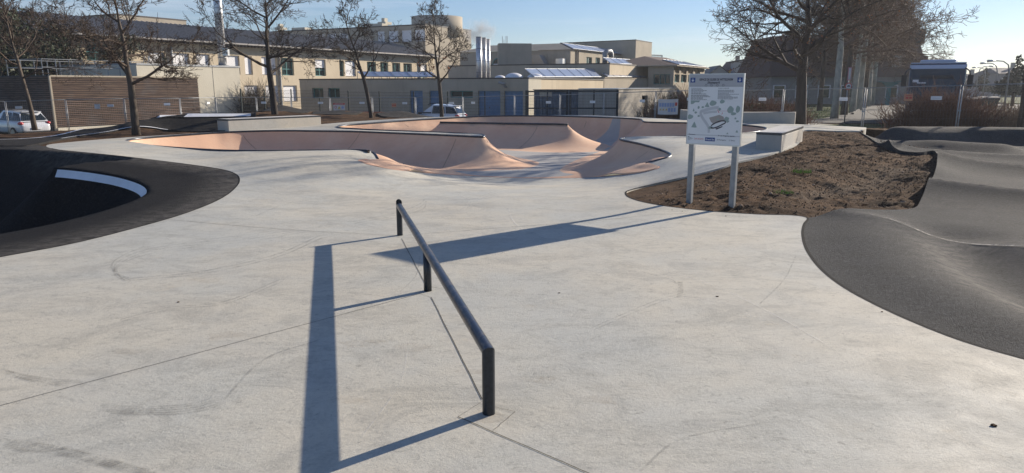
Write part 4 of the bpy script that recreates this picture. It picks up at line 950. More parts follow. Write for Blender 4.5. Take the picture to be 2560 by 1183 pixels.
solar('solar_panels', [(cx+o_-.05, cy+.4, zt4+.14), (cx+o_-.05, ye-.8, zt4+.14), (cx-rx+.25, ye-.8, zt4+h+.06), (cx-rx+.25, cy+3.4, zt4+h+.06)], 9, 'long solar panel row on the sloping roof at the top centre')
xx, yy_ = corner(1272, 92); R5 = broot('roof_box', xx, yy_, 3, 'small square concrete box on the roof just right of the steel chimneys')
zr = ony(yy_, 1250, 109)[1]; x0 = ony(yy_, 1232, 109)[0]; ang_ = .5; mb = MB(); mb.v = []; mb.prism([(x0,yy_+1.2),(x0+1.2,yy_-.6),(x0+4.6,yy_+1.8),(x0+3.4,yy_+3.6)], zt3-1, zr); put(mb, 'wall', M['wall'], R5)
mb = MB()
for px in (1256,1260,1265,1268): x = ony(yy_+3, px, 100)[0]; mb.tube([(x,yy_+3,zr-2.5),(x,yy_+3,zr+.7+.2*(px % 3))], .035, 5)
put(mb, 'antenna', M['galv'], R5)
cx, cy = corner(1586, 112); R6 = broot('tall_wedge_block', cx, cy, -.9, 'dark tall concrete block with slanting roofline against the sky at centre right')
zr = ony(cy, 1586, 101)[1]; xl, zl_ = ony(cy, 1400, 109); mb = MB(); mb.prism([(xl,cy),(cx,cy),(cx,cy+8),(xl,cy+8)], ZB, [zl_,zr,zr,zl_]); put(mb, 'wall', M['wall'], R6)
mb = MB(); mb.prism([(xl,cy-.05),(cx+.05,cy-.05),(cx+.05,cy+8),(xl,cy+8)], 0, [zl_+.12,zr+.12,zr+.12,zl_+.12]); mb.v = [(v[0],v[1],(v[2] if v[2] > 1 else (zl_+.01 if v[0] < cx-1 else zr+.01))) for v in mb.v]; put(mb, 'roof', M['roofdark'], R6)
# wire cage on the roof
p0 = corner(1586, 118); p1 = corner(1652, 122); r = broot('wire_cage', p0[0], p0[1], 3, 'tall wire ball fence on the roof against the bright sky', 'fence')
zt_ = HC+(215-140)/FPX*118; zb_ = HC+(215-168)/FPX*118; mb = MB(); N_ = 26
for i in range(N_+1): t = i/N_; x = p0[0]+(p1[0]-p0[0])*t; y = p0[1]+(p1[1]-p0[1])*t; mb.tube([(x,y,zb_),(x,y,zt_)], .035 if i not in (0, 12, N_) else .09, 4)
mb.tube([(p0[0],p0[1],zt_),(p1[0],p1[1],zt_)], .08, 4); put(mb, 'bars', M['galv'], r)
# --- pavilion on the right
cx, cy = corner(1683, 84); R7 = broot('glazed_pavilion', cx, cy, -.9, 'concrete pavilion with tiled hip roof and green-framed windows left of the information board')
zt7 = ony(cy, 1683, 163)[1]; xl = ony(cy, 1621, 163)[0]; ye = onx(cx, 1762, 170)[0]
ops = ops_y(cy, [(1634,1648,186,211,'glass'),(1649.5,1661,186,211,'glass'),(1662.5,1675,186,211,'glass')]); ops = snap(ops, [ops[0][2], ops[0][3]])
wallcut(R7, 'y', cy, xl, cx, ZB, zt7, ops, M['wall'], .25)
ops = ops_x(cx, [(1687,1698,171,184,'shade'),(1687,1698,186,206,'glass'),(1703,1716,171,184,'shade'),(1703,1716,186,206,'glass'),(1721,1733,172,184,'shade'),(1721,1733,186,206,'glass'),(1738,1750,173,185,'shade'),(1738,1750,186,206,'glass')])
zz = [ops[0][2], ops[0][3], ops[1][2], ops[1][3]]; ops = [(o[0], o[1], zz[0] if o[4] == 'shade' else zz[2], zz[1] if o[4] == 'shade' else zz[3], o[4]) for o in ops]
wallcut(R7, 'x', cx, cy, ye, ZB, zt7, ops, M['wall'], .3); shell(R7, xl, cx, cy, ye, ZB, zt7, M['wall'], 'xY')
zr = HC+(215-145)/FPX*91; xm = (xl-6+cx)/2; mb = MB(); A = [(xl-6,cy-.5),(cx+.5,cy-.5),(cx+.5,ye+.5),(xl-6,ye+.5)]
T = [(xm-.5, cy+4.5, zr), (xm+.5, ye-4.5, zr)]
for q in ([(*A[0],zt7),(*A[1],zt7),T[0]], [(*A[1],zt7),(*A[2],zt7),T[1],T[0]], [(*A[2],zt7),(*A[3],zt7),T[1]], [(*A[3],zt7),(*A[0],zt7),T[0],T[1]]): mb.quad(*q)
put(mb, 'roof', M['tile'], R7); mb = MB(); mb.box(xl-6, cx+.5, cy-.5, ye+.5, zt7-.12, zt7-.003); put(mb, 'eave', M['stone_trim'], R7)
pA = Vector((cx+.5, cy+.3, zt7+.1)); pB = Vector((cx+.5, ye-1.5, zt7+.1)); up1 = Vector((T[0][0], cy+4.5, zr+.1))
solar('solar_panels', [pA, pB, Vector((cx-2.2, ye-3, zt7+(zr-zt7)*.62)), Vector((cx-2.2, cy+2.6, zt7+(zr-zt7)*.62))], 6, 'solar panel row on the hip roof just left of the information board')
# --- steel chimneys
for k, (px, r) in enumerate(((1198,.27),(1211,.21),(1221,.18))):
    c = P(px, 196, 66+k*.6); c = Vector((c.x, c.y, 1.5)); o = empty('steel_chimney', (c.x, c.y, 1.5), 0, ('thick riveted steel chimney, leftmost of the three on the low roof', 'slim bright steel chimney in the middle of the three', 'narrowest steel chimney, rightmost of the three on the low roof')[k], 'chimney', 'three steel chimneys on the low roof')
    zt_ = HC+(215-[99,100,102][k])/FPX*66-1.5; mb = MB(); mb.tube([(0,0,0),(0,0,zt_)], r*.98, 28); mb.build('flue', M['steel'], o, True); mb = MB()
    for z in np.linspace(.6, zt_, 5): mb.tube([(0,0,z-.04),(0,0,z)], r*1.03, 28)
    mb.build('band', M['galv'], o, True)
# --- main two-storey building
XB = -34.3; R8 = broot('school_building', XB, 0, -.9, 'long two-storey beige school wing with grey metal roof and white blinds')
ze = 6.05; ya = onx(XB, -260, 110)[0]; yb = onx(XB, 1085, 140)[0]
rects = [(610,632,132,175,'blind'),(652,672,132,175,'blind'),(675,693,133,174,'blind'),(702,735,135,175,'glass'),(786,815,139,177,'half'),(848,861,153,179,'glass'),(862,890,143,179,'blind'),(917,941,147,180,'glass'),(950,971,148,180,'glass'),(980,1001,149,179,'glass'),(1008,1030,150,179,'glass'),(1052,1068,153,174,'half'),
   (367,415,118,160,'blind'),(428,475,122,161,'blind'),(488,526,124,163,'blind'),(565,600,129,168,'blind'),(211,268,92,152,'glass'),
   (610,648,207,246,'blind'),(663,700,206,246,'blind'),(707,744,207,246,'blind'),(789,819,194,225,'half')]
ops = ops_x(XB, rects); up = [o for o in ops if o[3] > 3.3 and o[1] > onx(XB, 300, 150)[0]]; zu0 = 2.95; zu1 = 4.85; res = []
for o in ops:
    if o[0] < onx(XB, 300, 150)[0]: res.append(o)
    elif o[3] > 3.2: res.append((o[0], o[1], 3.05, 4.95, o[4]))
    else: res.append((o[0], o[1], .15, 1.95, o[4]))
wallcut(R8, 'x', XB, ya, yb, ZB, ze, res, M['wall_sunlit'], .35)
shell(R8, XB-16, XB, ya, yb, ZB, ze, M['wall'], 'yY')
mb = MB()
for px in (697, 1048, 430): y_ = onx(XB, px, 170)[0]; mb = MB(); mb.tube([(XB+.12,y_,-.9),(XB+.12,y_,ze-.1)], .11, 8); put(mb, 'downpipe', M['galv'], R8)
ov = .9; zr = 8.35; xr = XB-8.5; mb = MB(); N_ = int((yb-ya)/.55)
mb.quad((XB+ov,ya,ze+.02),(XB+ov,yb+.3,ze+.02),(xr,yb+.3,zr),(xr,ya,zr)); mb.quad((xr,ya,zr),(xr,yb+.3,zr),(XB-17,yb+.3,ze),(XB-17,ya,ze))
for i in range(N_+1):
    y_ = ya+(yb+.3-ya)*i/N_; mb.v += [(XB+ov,y_-.02,ze+.02),(XB+ov,y_+.02,ze+.02),(xr,y_+.02,zr),(xr,y_-.02,zr),(XB+ov,y_-.02,ze+.10),(XB+ov,y_+.02,ze+.10),(xr,y_+.02,zr+.08),(xr,y_-.02,zr+.08)]; k = len(mb.v)-8; mb.f += [(k+4,k+5,k+6,k+7),(k,k+3,k+7,k+4),(k+1,k+5,k+6,k+2),(k,k+4,k+5,k+1)]
put(mb, 'roof', M['roofmetal'], R8)
mb = MB(); mb.box(XB+ov, XB+ov+.14, ya, yb+.3, ze-.06, ze+.09); mb.quad((XB+.0,ya,ze-.02),(XB+.0,yb,ze-.02),(XB+ov,yb,ze-.02),(XB+ov,ya,ze-.02)); put(mb, 'gutter', M['roofmetal'], R8)
mb = MB()
for i in range(int((yb-ya)/.45)): y_ = ya+i*.45; mb.box(XB+.002, XB+ov-.01, y_, y_+.12, ze-.22, ze-.03)
put(mb, 'rafter', M['roofdark'], R8)
# --- upper storey and drum behind it
cx, cy = corner(1066, 110); R9 = broot('upper_storey', cx, cy, 0, 'high set-back storey with a row of white blinds and round drum above the school wing')
zt9 = ony(cy, 1066, 62)[1]; xl = ony(cy, 540, 80)[0]; ye = onx(cx, 1178, 80)[0]
rects = [(733,752,86,97,'blind'),(758,781,86,101,'blind'),(787,811,85,103,'blind'),(817,841,84,106,'blind'),(846,870,83,109,'blind'),(943,962,80,108,'blind'),(970,996,77,108,'blind'),(1003,1029,76,106,'blind'),(1036,1063,74,104,'blind')]
ops = ops_y(cy, rects); z1_ = ops[-1][3]; z0_ = ops[-1][2]; ops = [(o[0], o[1], z0_, z1_, o[4]) for o in ops]
wallcut(R9, 'y', cy, xl, cx, 3, zt9, ops, M['wall'], .3); shell(R9, xl, cx, cy, ye, 0, zt9, M['wall'], 'XY'); roofcap(R9, xl, cx, cy, ye, zt9-.02, M['roofdark'], .16)
for px, s in ((962,1.0),(702,.9)):
    x, z = ony(cy+4, px, 66 if px > 900 else 72); mb = MB(); mb.box(x-.35*s, x+.35*s, cy+3.6, cy+4.4, zt9, zt9+.7); mb.prism([(x-.8*s,cy+3.2),(x+.8*s,cy+3.2),(x+.8*s,cy+4.8),(x-.8*s,cy+4.8)], zt9+.70, zt9+1.1); mb.prism([(x-.3*s,cy+3.6),(x+.3*s,cy+3.6),(x+.3*s,cy+4.4),(x-.3*s,cy+4.4)], zt9+1.1, zt9+1.7); put(mb, 'roof_vent', M['wall_pale'], R9)
for px, w in ((935,1.6),(745,1.5)): x, z = ony(cy+2, px, 66); mb = MB(); mb.box(x-w, x+w, cy+2, cy+3.5, zt9+.1, zt9+.75); put(mb, 'roof_hatch', M['wall_pale'], R9)
dc = kloc(1096, 119); rr_ = 61/FPX*119; zz_ = HC+(215-54)/FPX*119; mb = MB(); mb.tube([(dc[0],dc[1],zt9-1),(dc[0],dc[1],zz_)], rr_, 48); o = put(mb, 'drum', M['wall'], R9)
for p in o.data.polygons: p.use_smooth = abs(p.normal.z) < .5
# --- timber-clad building with tall flue
XF = onx.__call__ and kloc(127, 45)[0]; YF = kloc(127, 45)[1]; RF = broot('timber_clad_building', XF, YF, -.9, 'low pale concrete building with weathered brown timber slats on the left')
yw1 = onx(XF, 492, 191)[0]; y2 = onx(XF, 598, 170)[0]; zw = onx(XF, 127, 190)[1]; zc = onx(XF, 590, 169)[1]; yc0 = onx(XF, 340, 160)[0]
mb = MB(); mb.quad((XF,yw1,ZB),(XF,y2,ZB),(XF,y2,zc),(XF,yw1,zc)); mb.quad((XF,yc0,zw),(XF,yw1,zw),(XF,yw1,zc),(XF,yc0,zc)); mb.quad((XF-9.2,y2,ZB),(XF-9.2,y2,zc),(XF,y2,zc),(XF,y2,ZB)); mb.quad((XF-9.2,yc0,zw),(XF,yc0,zw),(XF,yc0,zc),(XF-9.2,yc0,zc)); put(mb, 'wall', M['wall_pale'], RF)
mb = MB()
for px in (443, 533):
    y_ = onx(XF, px, 200)[0]; mb.box(XF+.001, XF+.006, y_-.02, y_+.02, zw if px < 492 else ZB, zc)
put(mb, 'panel_joint', M['roofdark'], RF)
mb = MB(); mb.box(XF-9.2, XF+.05, yc0, y2+.05, zc+.001, zc+.12); put(mb, 'roof', M['galv'], RF)
mb = MB(); mb.box(XF-9, XF, YF, yw1, zw-.02, zw+.04); put(mb, 'roof', M['roofdark'], RF)
M['timber'] = mat('weathered_timber', (.11,.075,.058), .85, var=.0); n = NT(M['timber'])
c_ = n.mix(n.noise(1.6, 8, .75, (1,.45,9), lo=.3, hi=.7), (.042,.026,.022), (.20,.135,.10)); c_ = n.mix(n.math('MULTIPLY', n.noise(.8, 4, lo=.5, hi=.7), .4), c_, (.14,.13,.13)); n.color(c_); n.bump(n.noise(20, 4, .6, (1,1,6)), .4, .01)
mb = MB(); z = -.62; i = 0
while z < zw-.1:
    for s0, s1 in (((YF), (YF+5)), (YF+5.01, YF+9.6), (YF+9.61, yw1)) if i % 2 else ((YF, YF+3), (YF+3.01, YF+8), (YF+8.01, yw1)):
        mb.box(XF+.02, XF+.055+.008*((i*7) % 3), s0, min(s1, yw1), z, z+.075)
    z += .115; i += 1
put(mb, 'cladding', M['timber'], RF)
mb = MB(); z = -.62; i = 0
while z < zw-.1: mb.box(XF-9, XF-.0, YF-.06, YF-.02, z, z+.075); z += .115
put(mb, 'cladding', M['timber'], RF)
mb = MB(); mb.box(XF-9, XF+.015, YF-.015, yw1, ZB, zw-.03); put(mb, 'wall', M['inner'], RF)
mb = MB(); mb.box(XF+.0, XF+.12, YF-.1, YF+.0, ZB, zw+.01); mb.box(XF-.05, XF+.12, YF, yw1+.04, zw-.05, zw+.05); put(mb, 'trim', M['stone_trim'], RF)
mb = MB(); mb.box(XF+.02, XF+.2, YF, yw1, ZB, -.68); put(mb, 'plinth', M['wall_pale'], RF)
# roof guard rail
r = broot('guard_rail', XF-1, YF+2, zw, 'galvanised guard rail on the roof of the timber-clad building', 'railing'); mb = MB(); y9 = onx(XF-1.2, 345, 160)[0]
for i in range(9): y_ = YF+.3+(y9-YF)*i/8; mb.tube([(XF-1.2,y_,zw),(XF-1.2,y_,zw+1.05)], .03, 5); mb.tube([(XF-5.2,y_,zw),(XF-5.2,y_,zw+1.05)], .03, 5)
for h_ in (.55, 1.05):
    for xx in (XF-1.2, XF-5.2): mb.tube([(xx,YF+.3,zw+h_),(xx,y9+.3,zw+h_)], .025, 5)
    mb.tube([(XF-1.2,YF+.3,zw+h_),(XF-5.2,YF+.3,zw+h_)], .025, 5)
put(mb, 'rails', M['galv'], r); mb = MB()
for s in (-.25, .25): mb.tube([(XF-1.2+s,YF+7,zw-.1),(XF-1.2+s,YF+7.6,zw+1.5)], .03, 5)
for k in range(6): mb.tube([(XF-1.45,YF+7.05+k*.1,zw+.1+k*.25),(XF-.95,YF+7.05+k*.1,zw+.1+k*.25)], .02, 5)
put(mb, 'ladder', M['galv'], r)
# tall flue
c = P(557, 165, 60); fl = empty('boiler_flue', (c.x, c.y, zc-.1), 0, 'tall silver boiler flue rising out of the picture above the timber-clad building', 'chimney')
mb = MB(); mb.tube([(0,0,.1),(0,0,9.2)], .33, 24); mb.build('flue', M['steel'], fl, True); mb = MB(); mb.tube([(0,0,0),(0,0,.35)], .50, 24); mb.build('collar', M['galv'], fl, True)
for z in (.9,2.2,3.5,4.8,6.1,7.4): mb = MB(); mb.tube([(0,0,z),(0,0,z+.06)], .345, 24); mb.build('band', M['galv'], fl, True)
mb = MB(); mb.box(.2,.62,-.35,.05,1.1,1.75); mb.build('inspection_box', M['alu'], fl)
# --- old high roof far left
cx, cy = corner(310, 92); R10 = broot('brown_block', cx, cy, 0, 'brown high block behind the trees at the far left'); z_ = HC+(215-48)/FPX*92
shell(R10, cx-24, cx, cy, cy+10, 0, z_, M['wall'], 'xXyY'); roofcap(R10, cx-24, cx, cy, cy+10, z_, None, .15)
# --- weathered enclosure wall, shed doors, gates
cx, cy = corner(1545, 51); R11 = broot('weathered_shed', cx, cy, -.8, 'weathered concrete shed with a small doorway behind the fence right of the black gate', 'shed')
zt_ = ony(cy, 1545, 223)[1]; ye = onx(cx, 1692, 220)[0]
ops = ops_x(cx, [(1605,1619,239,252,'void'),(1606,1618,253,292,'shade')]); ops = [(o[0], o[1], max(o[2], -.9), o[3], o[4]) for o in ops]
wallcut(R11, 'x', cx, cy, ye, ZB, zt_, ops, M['wall_grey'], .2); shell(R11, cx-3, cx, cy, ye, ZB, zt_, M['wall_grey'], 'xyY'); mb = MB(); mb.box(cx-3, cx+.05, cy-.05, ye, zt_, zt_+.05); put(mb, 'roof', M['alu'], R11)
M['bluegrey'] = mat('blue_grey_sheet', (.10,.13,.17), .7, var=.3, vscale=2)
xa, _ = ony(cy+.4, 1335, 240); R12 = broot('storage_container', (xa+cx-3)/2, cy+2, -.8, 'dark blue-grey container in shade behind the black gate', 'container'); xb = cx-3.1
mb = MB(); zt_ = ony(cy+.4, 1400, 226)[1]; k = 0; x = xa
while x < xb: mb.box(x, min(x+.14, xb), cy+.4+(.05 if k % 2 else 0), cy+2.6, ZB, zt_); x += .14; k += 1
put(mb, 'body', M['bluegrey'], R12); mb = MB(); xs_, zs_ = ony(cy+.38, 1352, 236); mb.box(xs_-.1, xs_+.9, cy+.36, cy+.39, zs_-.15, zs_+.2); put(mb, 'plate', M['stone_trim'], R12)
mb = MB(); mb.box(xa-.05, xb+.05, cy+.3, cy+2.7, zt_, zt_+.06); put(mb, 'roof', M['roofdark'], R12)
def frame_gate(px0, px1, py0, Y, label, leaf=2):
    a = P(px0, py0, Y); b = P(px1, py0, Y+.1); L_ = (b-a).length; zt_ = a.z; r = empty('mesh_gate', (a.x, a.y, 0), math.atan2(b.y-a.y, b.x-a.x), label, 'gate', 'gates in the dark green fence')
    mb = MB(); t = .045
    for x in (0, L_/2, L_): mb.box(x-t*1.6 if x != L_/2 else x-t, x+t*1.6 if x != L_/2 else x+t, -t, t, -1, zt_)
    for z in (zt_-.08, (zt_-.9)/2+.1, -.8): mb.box(t, L_-t, -t*.8, t*.8, z-t, z+t)
    mb.build('frame', M['steel_dark'], r); mb = MB(); k = int(L_/.1)
    for i in range(k): mb.box(.1*i-.003, .1*i+.003, -.004, .004, -.8, zt_-.1)
    z = -.7
    while z < zt_-.1: mb.box(0, L_, -.008, -.003, z-.003, z+.003); z += .2
    mb.build('mesh', M['steel_dark'], r)
frame_gate(1319, 1418, 226, 47.5, 'black framed mesh gate in front of the sunlit corner of the garage wing')
frame_gate(1426, 1544, 225, 47, 'dark mesh gate in front of the blue-grey container')
# ------------------------------------------------------------ trees
M['bark'] = mat('bark_brown', (.095,.075,.058), .9, var=.45, vscale=5, bump=.8, bscale=14, stretch=(1,1,.25))
M['bark_dark'] = mat('bark_dark', (.055,.045,.038), .9, var=.4, vscale=6, bump=.8, bscale=14, stretch=(1,1,.25))
M['bark_plane'] = mat('bark_plane', (.42,.40,.33), .85, var=.35, vscale=4, bump=.3, bscale=9, stretch=(1,1,.5))
M['twig'] = mat('twig', (.082,.058,.042), .9, var=.3, vscale=3); M['twig_plane'] = mat('twig_plane', (.15,.10,.068), .9, var=.35, vscale=1.2)
M['twig_dark'] = mat('twig_dark', (.060,.046,.036), .9, var=.3, vscale=3)
M['dead_leaf'] = mat('dead_leaf', (.36,.13,.04), .8, var=.3, vscale=4); M['ivy'] = mat('ivy_leaf', (.028,.042,.016), .6, var=.5, vscale=1.5); M['needle'] = mat('pine_needle', (.02,.035,.018), .8, var=.4, vscale=2)
M['shrub_leaf'] = mat('shrub_leaf', (.085,.085,.03), .8, var=.5, vscale=2)
def frames(pts):
    pts = [Vector(p) for p in pts]; return pts
class Tree:
    def __init__(s, seed): s.r = random.Random(seed); s.trunk = MB(); s.limb = MB(); s.tips = []; s.count = 0
    def bend(s, p, d, L, n, wob, up):
        pts = [p.copy()]; d = d.normalized()
        for i in range(n):
            d = (d+Vector((s.r.gauss(0, wob), s.r.gauss(0, wob), s.r.gauss(0, wob*.7)+up))).normalized(); p = p+d*(L/n); pts.append(p.copy())
        return pts, d
    def grow(s, p, d, L, r, lev, cfg):
        n = 5 if lev <= 1 else (4 if lev <= 2 else 3); up = cfg.get('up', .04)*(1 if lev > 1 else .6)
        pts, dd = s.bend(p, d, L, n, cfg.get('wob', .13)*(1+.25*lev), up); k = len(pts)
        rr = [max(cfg['rmin'], r*(1-.55*i/(k-1))) for i in range(k)]
        s.limb.tube(pts, rr, 6 if lev <= 1 else (4 if lev == 2 else 3), cap=False); s.count += 1
        if lev >= cfg['levels']: s.tips.append(pts[-1]); return
        nc = cfg['n'][min(lev, len(cfg['n'])-1)]; 
        for i in range(nc):
            t = s.r.uniform(.22, .97) if i else .97; f = t*(k-1); a = int(min(f, k-2)); q = pts[a].lerp(pts[a+1], f-a); td = (pts[a+1]-pts[a]).normalized()
            ax = Vector((s.r.gauss(0,1), s.r.gauss(0,1), s.r.gauss(0,.7))); ax = (ax-td*ax.dot(td)).normalized(); an = R(s.r.uniform(*cfg['ang'])); an = an*.35 if i == 0 else an
            nd = td*math.cos(an)+ax*math.sin(an); nl = L*s.r.uniform(*cfg['ratio'])*(1-.25*t*(i > 0)); s.grow(q, nd, nl, max(cfg['rmin'], rr[a]*s.r.uniform(.5,.7)), lev+1, cfg)
def make_tree(name, label, group, x, y, z, hfork, H, r0, seed, cfg, lean=(0,0), mats=('bark','twig'), limbs=6, crownw=1.0, leaves=None, rz=0):
    t = Tree(seed); root = empty(name, (x, y, z), rz, label, 'tree', group)
    tp = [Vector((0,0,-.1)), Vector((lean[0]*.15, lean[1]*.15, hfork*.3)), Vector((lean[0]*.5, lean[1]*.5, hfork*.65)), Vector((lean[0], lean[1], hfork))]
    d = (tp[3]-tp[2]).normalized(); N_ = 5; p = tp[3]; lead = [p]
    for i in range(N_): d = (d+Vector((t.r.gauss(0,.09), t.r.gauss(0,.09), .12))).normalized(); p = p+d*((H-hfork)*.82/N_); lead.append(p)
    allp = tp+lead[1:]; rad = [r0*1.25, r0*1.02, r0*.95, r0*.88]+[r0*.8*(1-.19*(i+1)) for i in range(N_)]; t.trunk.tube(allp, rad, 12)
    for i in range(limbs):
        f = (i+.2)/limbs; q = f**1.15*(N_-.4); a = int(q); pos = lead[a].lerp(lead[a+1], q-a); az = i*2.4+t.r.uniform(-.5,.5); el = R(t.r.uniform(*cfg.get('el', (15,45)))+30*f)
        d = Vector((math.cos(az)*math.cos(el), math.sin(az)*math.cos(el), math.sin(el))); L_ = (H-hfork)*.50*crownw*(1-.55*f)*t.r.uniform(.85,1.15)
        t.grow(pos, d, L_, r0*.50*(1-.5*f), 1, cfg)
    t.grow(lead[-1], d*0+Vector((0,0,1)), (H-hfork)*.25, r0*.2, 2, cfg)
    t.trunk.build('trunk', M[mats[0]], root, True); t.limb.build('crown', M[mats[1]], root, True)
    if leaves:
        n_, m_, size, pick = leaves; v = []; f = []
        for k in range(n_):
            c = t.r.choice(t.tips) if pick is None else t.r.choice(t.tips); 
            if pick and not pick(c): continue
            for j in range(3):
                c2 = c+Vector((t.r.gauss(0,.05), t.r.gauss(0,.05), t.r.gauss(0,.06))); a = Vector((t.r.gauss(0,1), t.r.gauss(0,1), t.r.gauss(0,1))).normalized()*size; b = a.cross(Vector((t.r.gauss(0,1), t.r.gauss(0,1), 1))).normalized()*size*.7
                i0 = len(v); v += [tuple(c2-a), tuple(c2+b), tuple(c2+a), tuple(c2-b)]; f.append((i0,i0+1,i0+2,i0+3))
        if v: mb = MB(); mb.v = v; mb.f = f; mb.build('leaves', M[m_], root)
    return root
def gzb(px, py, z): g = G(px, py, z); return g[0], g[1], z
cfgA = dict(levels=6, n=[0,5,4,4,3,3], ang=(26,58), ratio=(.50,.73), rmin=.0068, wob=.12, up=.04, el=(0,38))
cfgB = dict(levels=6, n=[0,4,4,3,3,3], ang=(26,56), ratio=(.50,.72), rmin=.0065, wob=.13, up=.05, el=(5,40))
NEAR = 'bare trees standing round the bowl'
x, y, z = gzb(341, 336, .15); make_tree('bare_tree', 'thick-stemmed bare tree in front of the timber-clad building, crown cut by the picture top', NEAR, x, y, z, 1.75, 6.3, .128, 11, cfgA, (0,0), limbs=9, crownw=.86, rz=.4)
x, y = P(688, 290, 33)[:2]; make_tree('bare_tree', 'wide dark bare tree behind the long left ledge with crown against the sky', NEAR, x, y, .05, 2.3, 7.4, .150, 27, cfgA, (-.15,0), mats=('bark_dark','twig_dark'), limbs=9, crownw=.98, rz=1.1)
x, y = P(930, 300, 33)[:2]; make_tree('bare_tree', 'slim leaning bare tree between the low ramps and the blue doors', NEAR, x, y, .0, 2.2, 5.9, .088, 33, cfgB, (-.3,0), mats=('bark_dark','twig_dark'), limbs=9, crownw=.78)
x, y = P(1105, 292, 36)[:2]; make_tree('bare_tree', 'slim bare tree with a few orange leaves in front of the parked white car', NEAR, x, y, .0, 2.0, 6.2, .098, 48, cfgB, (-.1,0), mats=('bark_dark','twig_dark'), limbs=10, crownw=.82, leaves=(60,'dead_leaf',.07,lambda c: c.z < 3.2))
x, y = P(86, 316, 33)[:2]; make_tree('bare_tree', 'slim brown bare tree in front of the white hatchback at far left', NEAR, x, y, .0, 2.2, 6.8, .098, 52, cfgB, (-.25,0), limbs=10, crownw=.85, rz=0)
x, y = P(2000, 306, 29)[:2]; make_tree('bare_tree', 'broad bare tree with thick dark trunk right of the information board', NEAR, x, y, .3, 2.1, 7.6, .21, 64, cfgA, (.1,0), mats=('bark_dark','twig_dark'), limbs=10, crownw=1.08, rz=2.2, leaves=(260,'dead_leaf',.035,None))
x, y = P(2556, 312, 27)[:2]; make_tree('bare_tree', 'slender leaning tree stem at the right picture edge', NEAR, x, y, -.1, 4.5, 8, .13, 71, dict(cfgB, levels=4), (-.25,0), mats=('bark','twig'), limbs=5, crownw=.9)
# double row of plane trees
cfgP = dict(levels=5, n=[0,5,5,5,4], ang=(30,70), ratio=(.50,.72), rmin=.014, wob=.16, up=.03, el=(5,40))
PL = 'plane trees in rows along the footpath'
protos = []
def copytree(src, x, y, z, rz, sc, label):
    r = src.copy(); C.objects.link(r); r.location = (x, y, z); r.rotation_euler = (0,0,rz); r.scale = (sc, sc, sc); r['label'] = label
    for ch in list(src.children):
        c = ch.copy(); C.objects.link(c); c.parent = r
    return r
for k in range(3):
    protos.append(None)
row = [(2086,291,46,0),(2110,283,52,1),(2131,277,57,2),(2146,272,62,0),(2159,268,68,1),(2170,264,74,2),(2180,259,81,0),(2190,256,89,1),(2199,253,97,2),(2207,249,106,0),(2214,246,116,1)]
ords = ['nearest plane tree, pale trunk beside the grass','second plane tree, dark leaning trunk','third plane tree, behind the round road sign','fourth plane tree along the footpath','fifth plane tree along the footpath','sixth plane tree along the footpath','seventh plane tree along the footpath','eighth plane tree along the footpath','ninth plane tree along the footpath','tenth plane tree along the footpath','farthest plane tree of the row by the footpath']
for i, (px, py, Y, k) in enumerate(row):
    p = P(px, py, Y); z = -.15
    lab = ords[i]+', bare crown'
    if protos[k] is None: protos[k] = make_tree('plane_tree', lab, PL, p.x, Y, z, 4.2, 12.0, .21, 80+k, cfgP, (.1 if k else .0, 0), mats=('bark_plane' if k != 1 else 'bark', 'twig_plane'), limbs=11, crownw=1.1, leaves=(500,'dead_leaf',.03,None) if k == 0 else None)
    else: copytree(protos[k], p.x, Y, z, i*1.7, 1.0+.06*((i*5) % 4), lab)
row2 = [(2050,62,1),(2095,80,2),(2128,96,0),(2155,112,1)]
for i, (px, Y, k) in enumerate(row2):
    p = P(px, 260, Y); copytree(protos[k], p.x, Y, -.2, i*2.1+1, .95, ('second-row plane tree nearest the brown-roofed house','second-row plane tree second from the left','second-row plane tree third from the left','second-row plane tree farthest from the camera')[i])
# ivy-clad trees before the school, bare scrub around
def leafcloud(name, root, blobs, n_, size, m, seed, flat=.8):
    rs = np.random.RandomState(seed); v = []; w = np.array([b[3]*b[4]*b[5] for b in blobs], float); w /= w.sum(); pick = rs.choice(len(blobs), n_, p=w)
    B = np.array(blobs)[pick]; u = rs.normal(size=(n_, 3)); u /= np.linalg.norm(u, axis=1)[:,None]; rad = rs.uniform(.35, 1.08, n_)**.6; c = B[:,:3]+u*rad[:,None]*B[:,3:6]
    a = rs.normal(size=(n_, 3)); a /= np.linalg.norm(a, axis=1)[:,None]; b = np.cross(a, rs.normal(size=(n_, 3))); b /= np.linalg.norm(b, axis=1)[:,None]; s_ = size*rs.uniform(.6, 1.4, n_)[:,None]
    V = np.stack([c-a*s_, c+b*s_*.6, c+a*s_, c-b*s_*.6], 1).reshape(-1, 3); F = np.arange(4*n_).reshape(-1, 4); return arrobj(name, V, F, m, root, False)
IV = 'ivy-clad trees in front of the school wing'
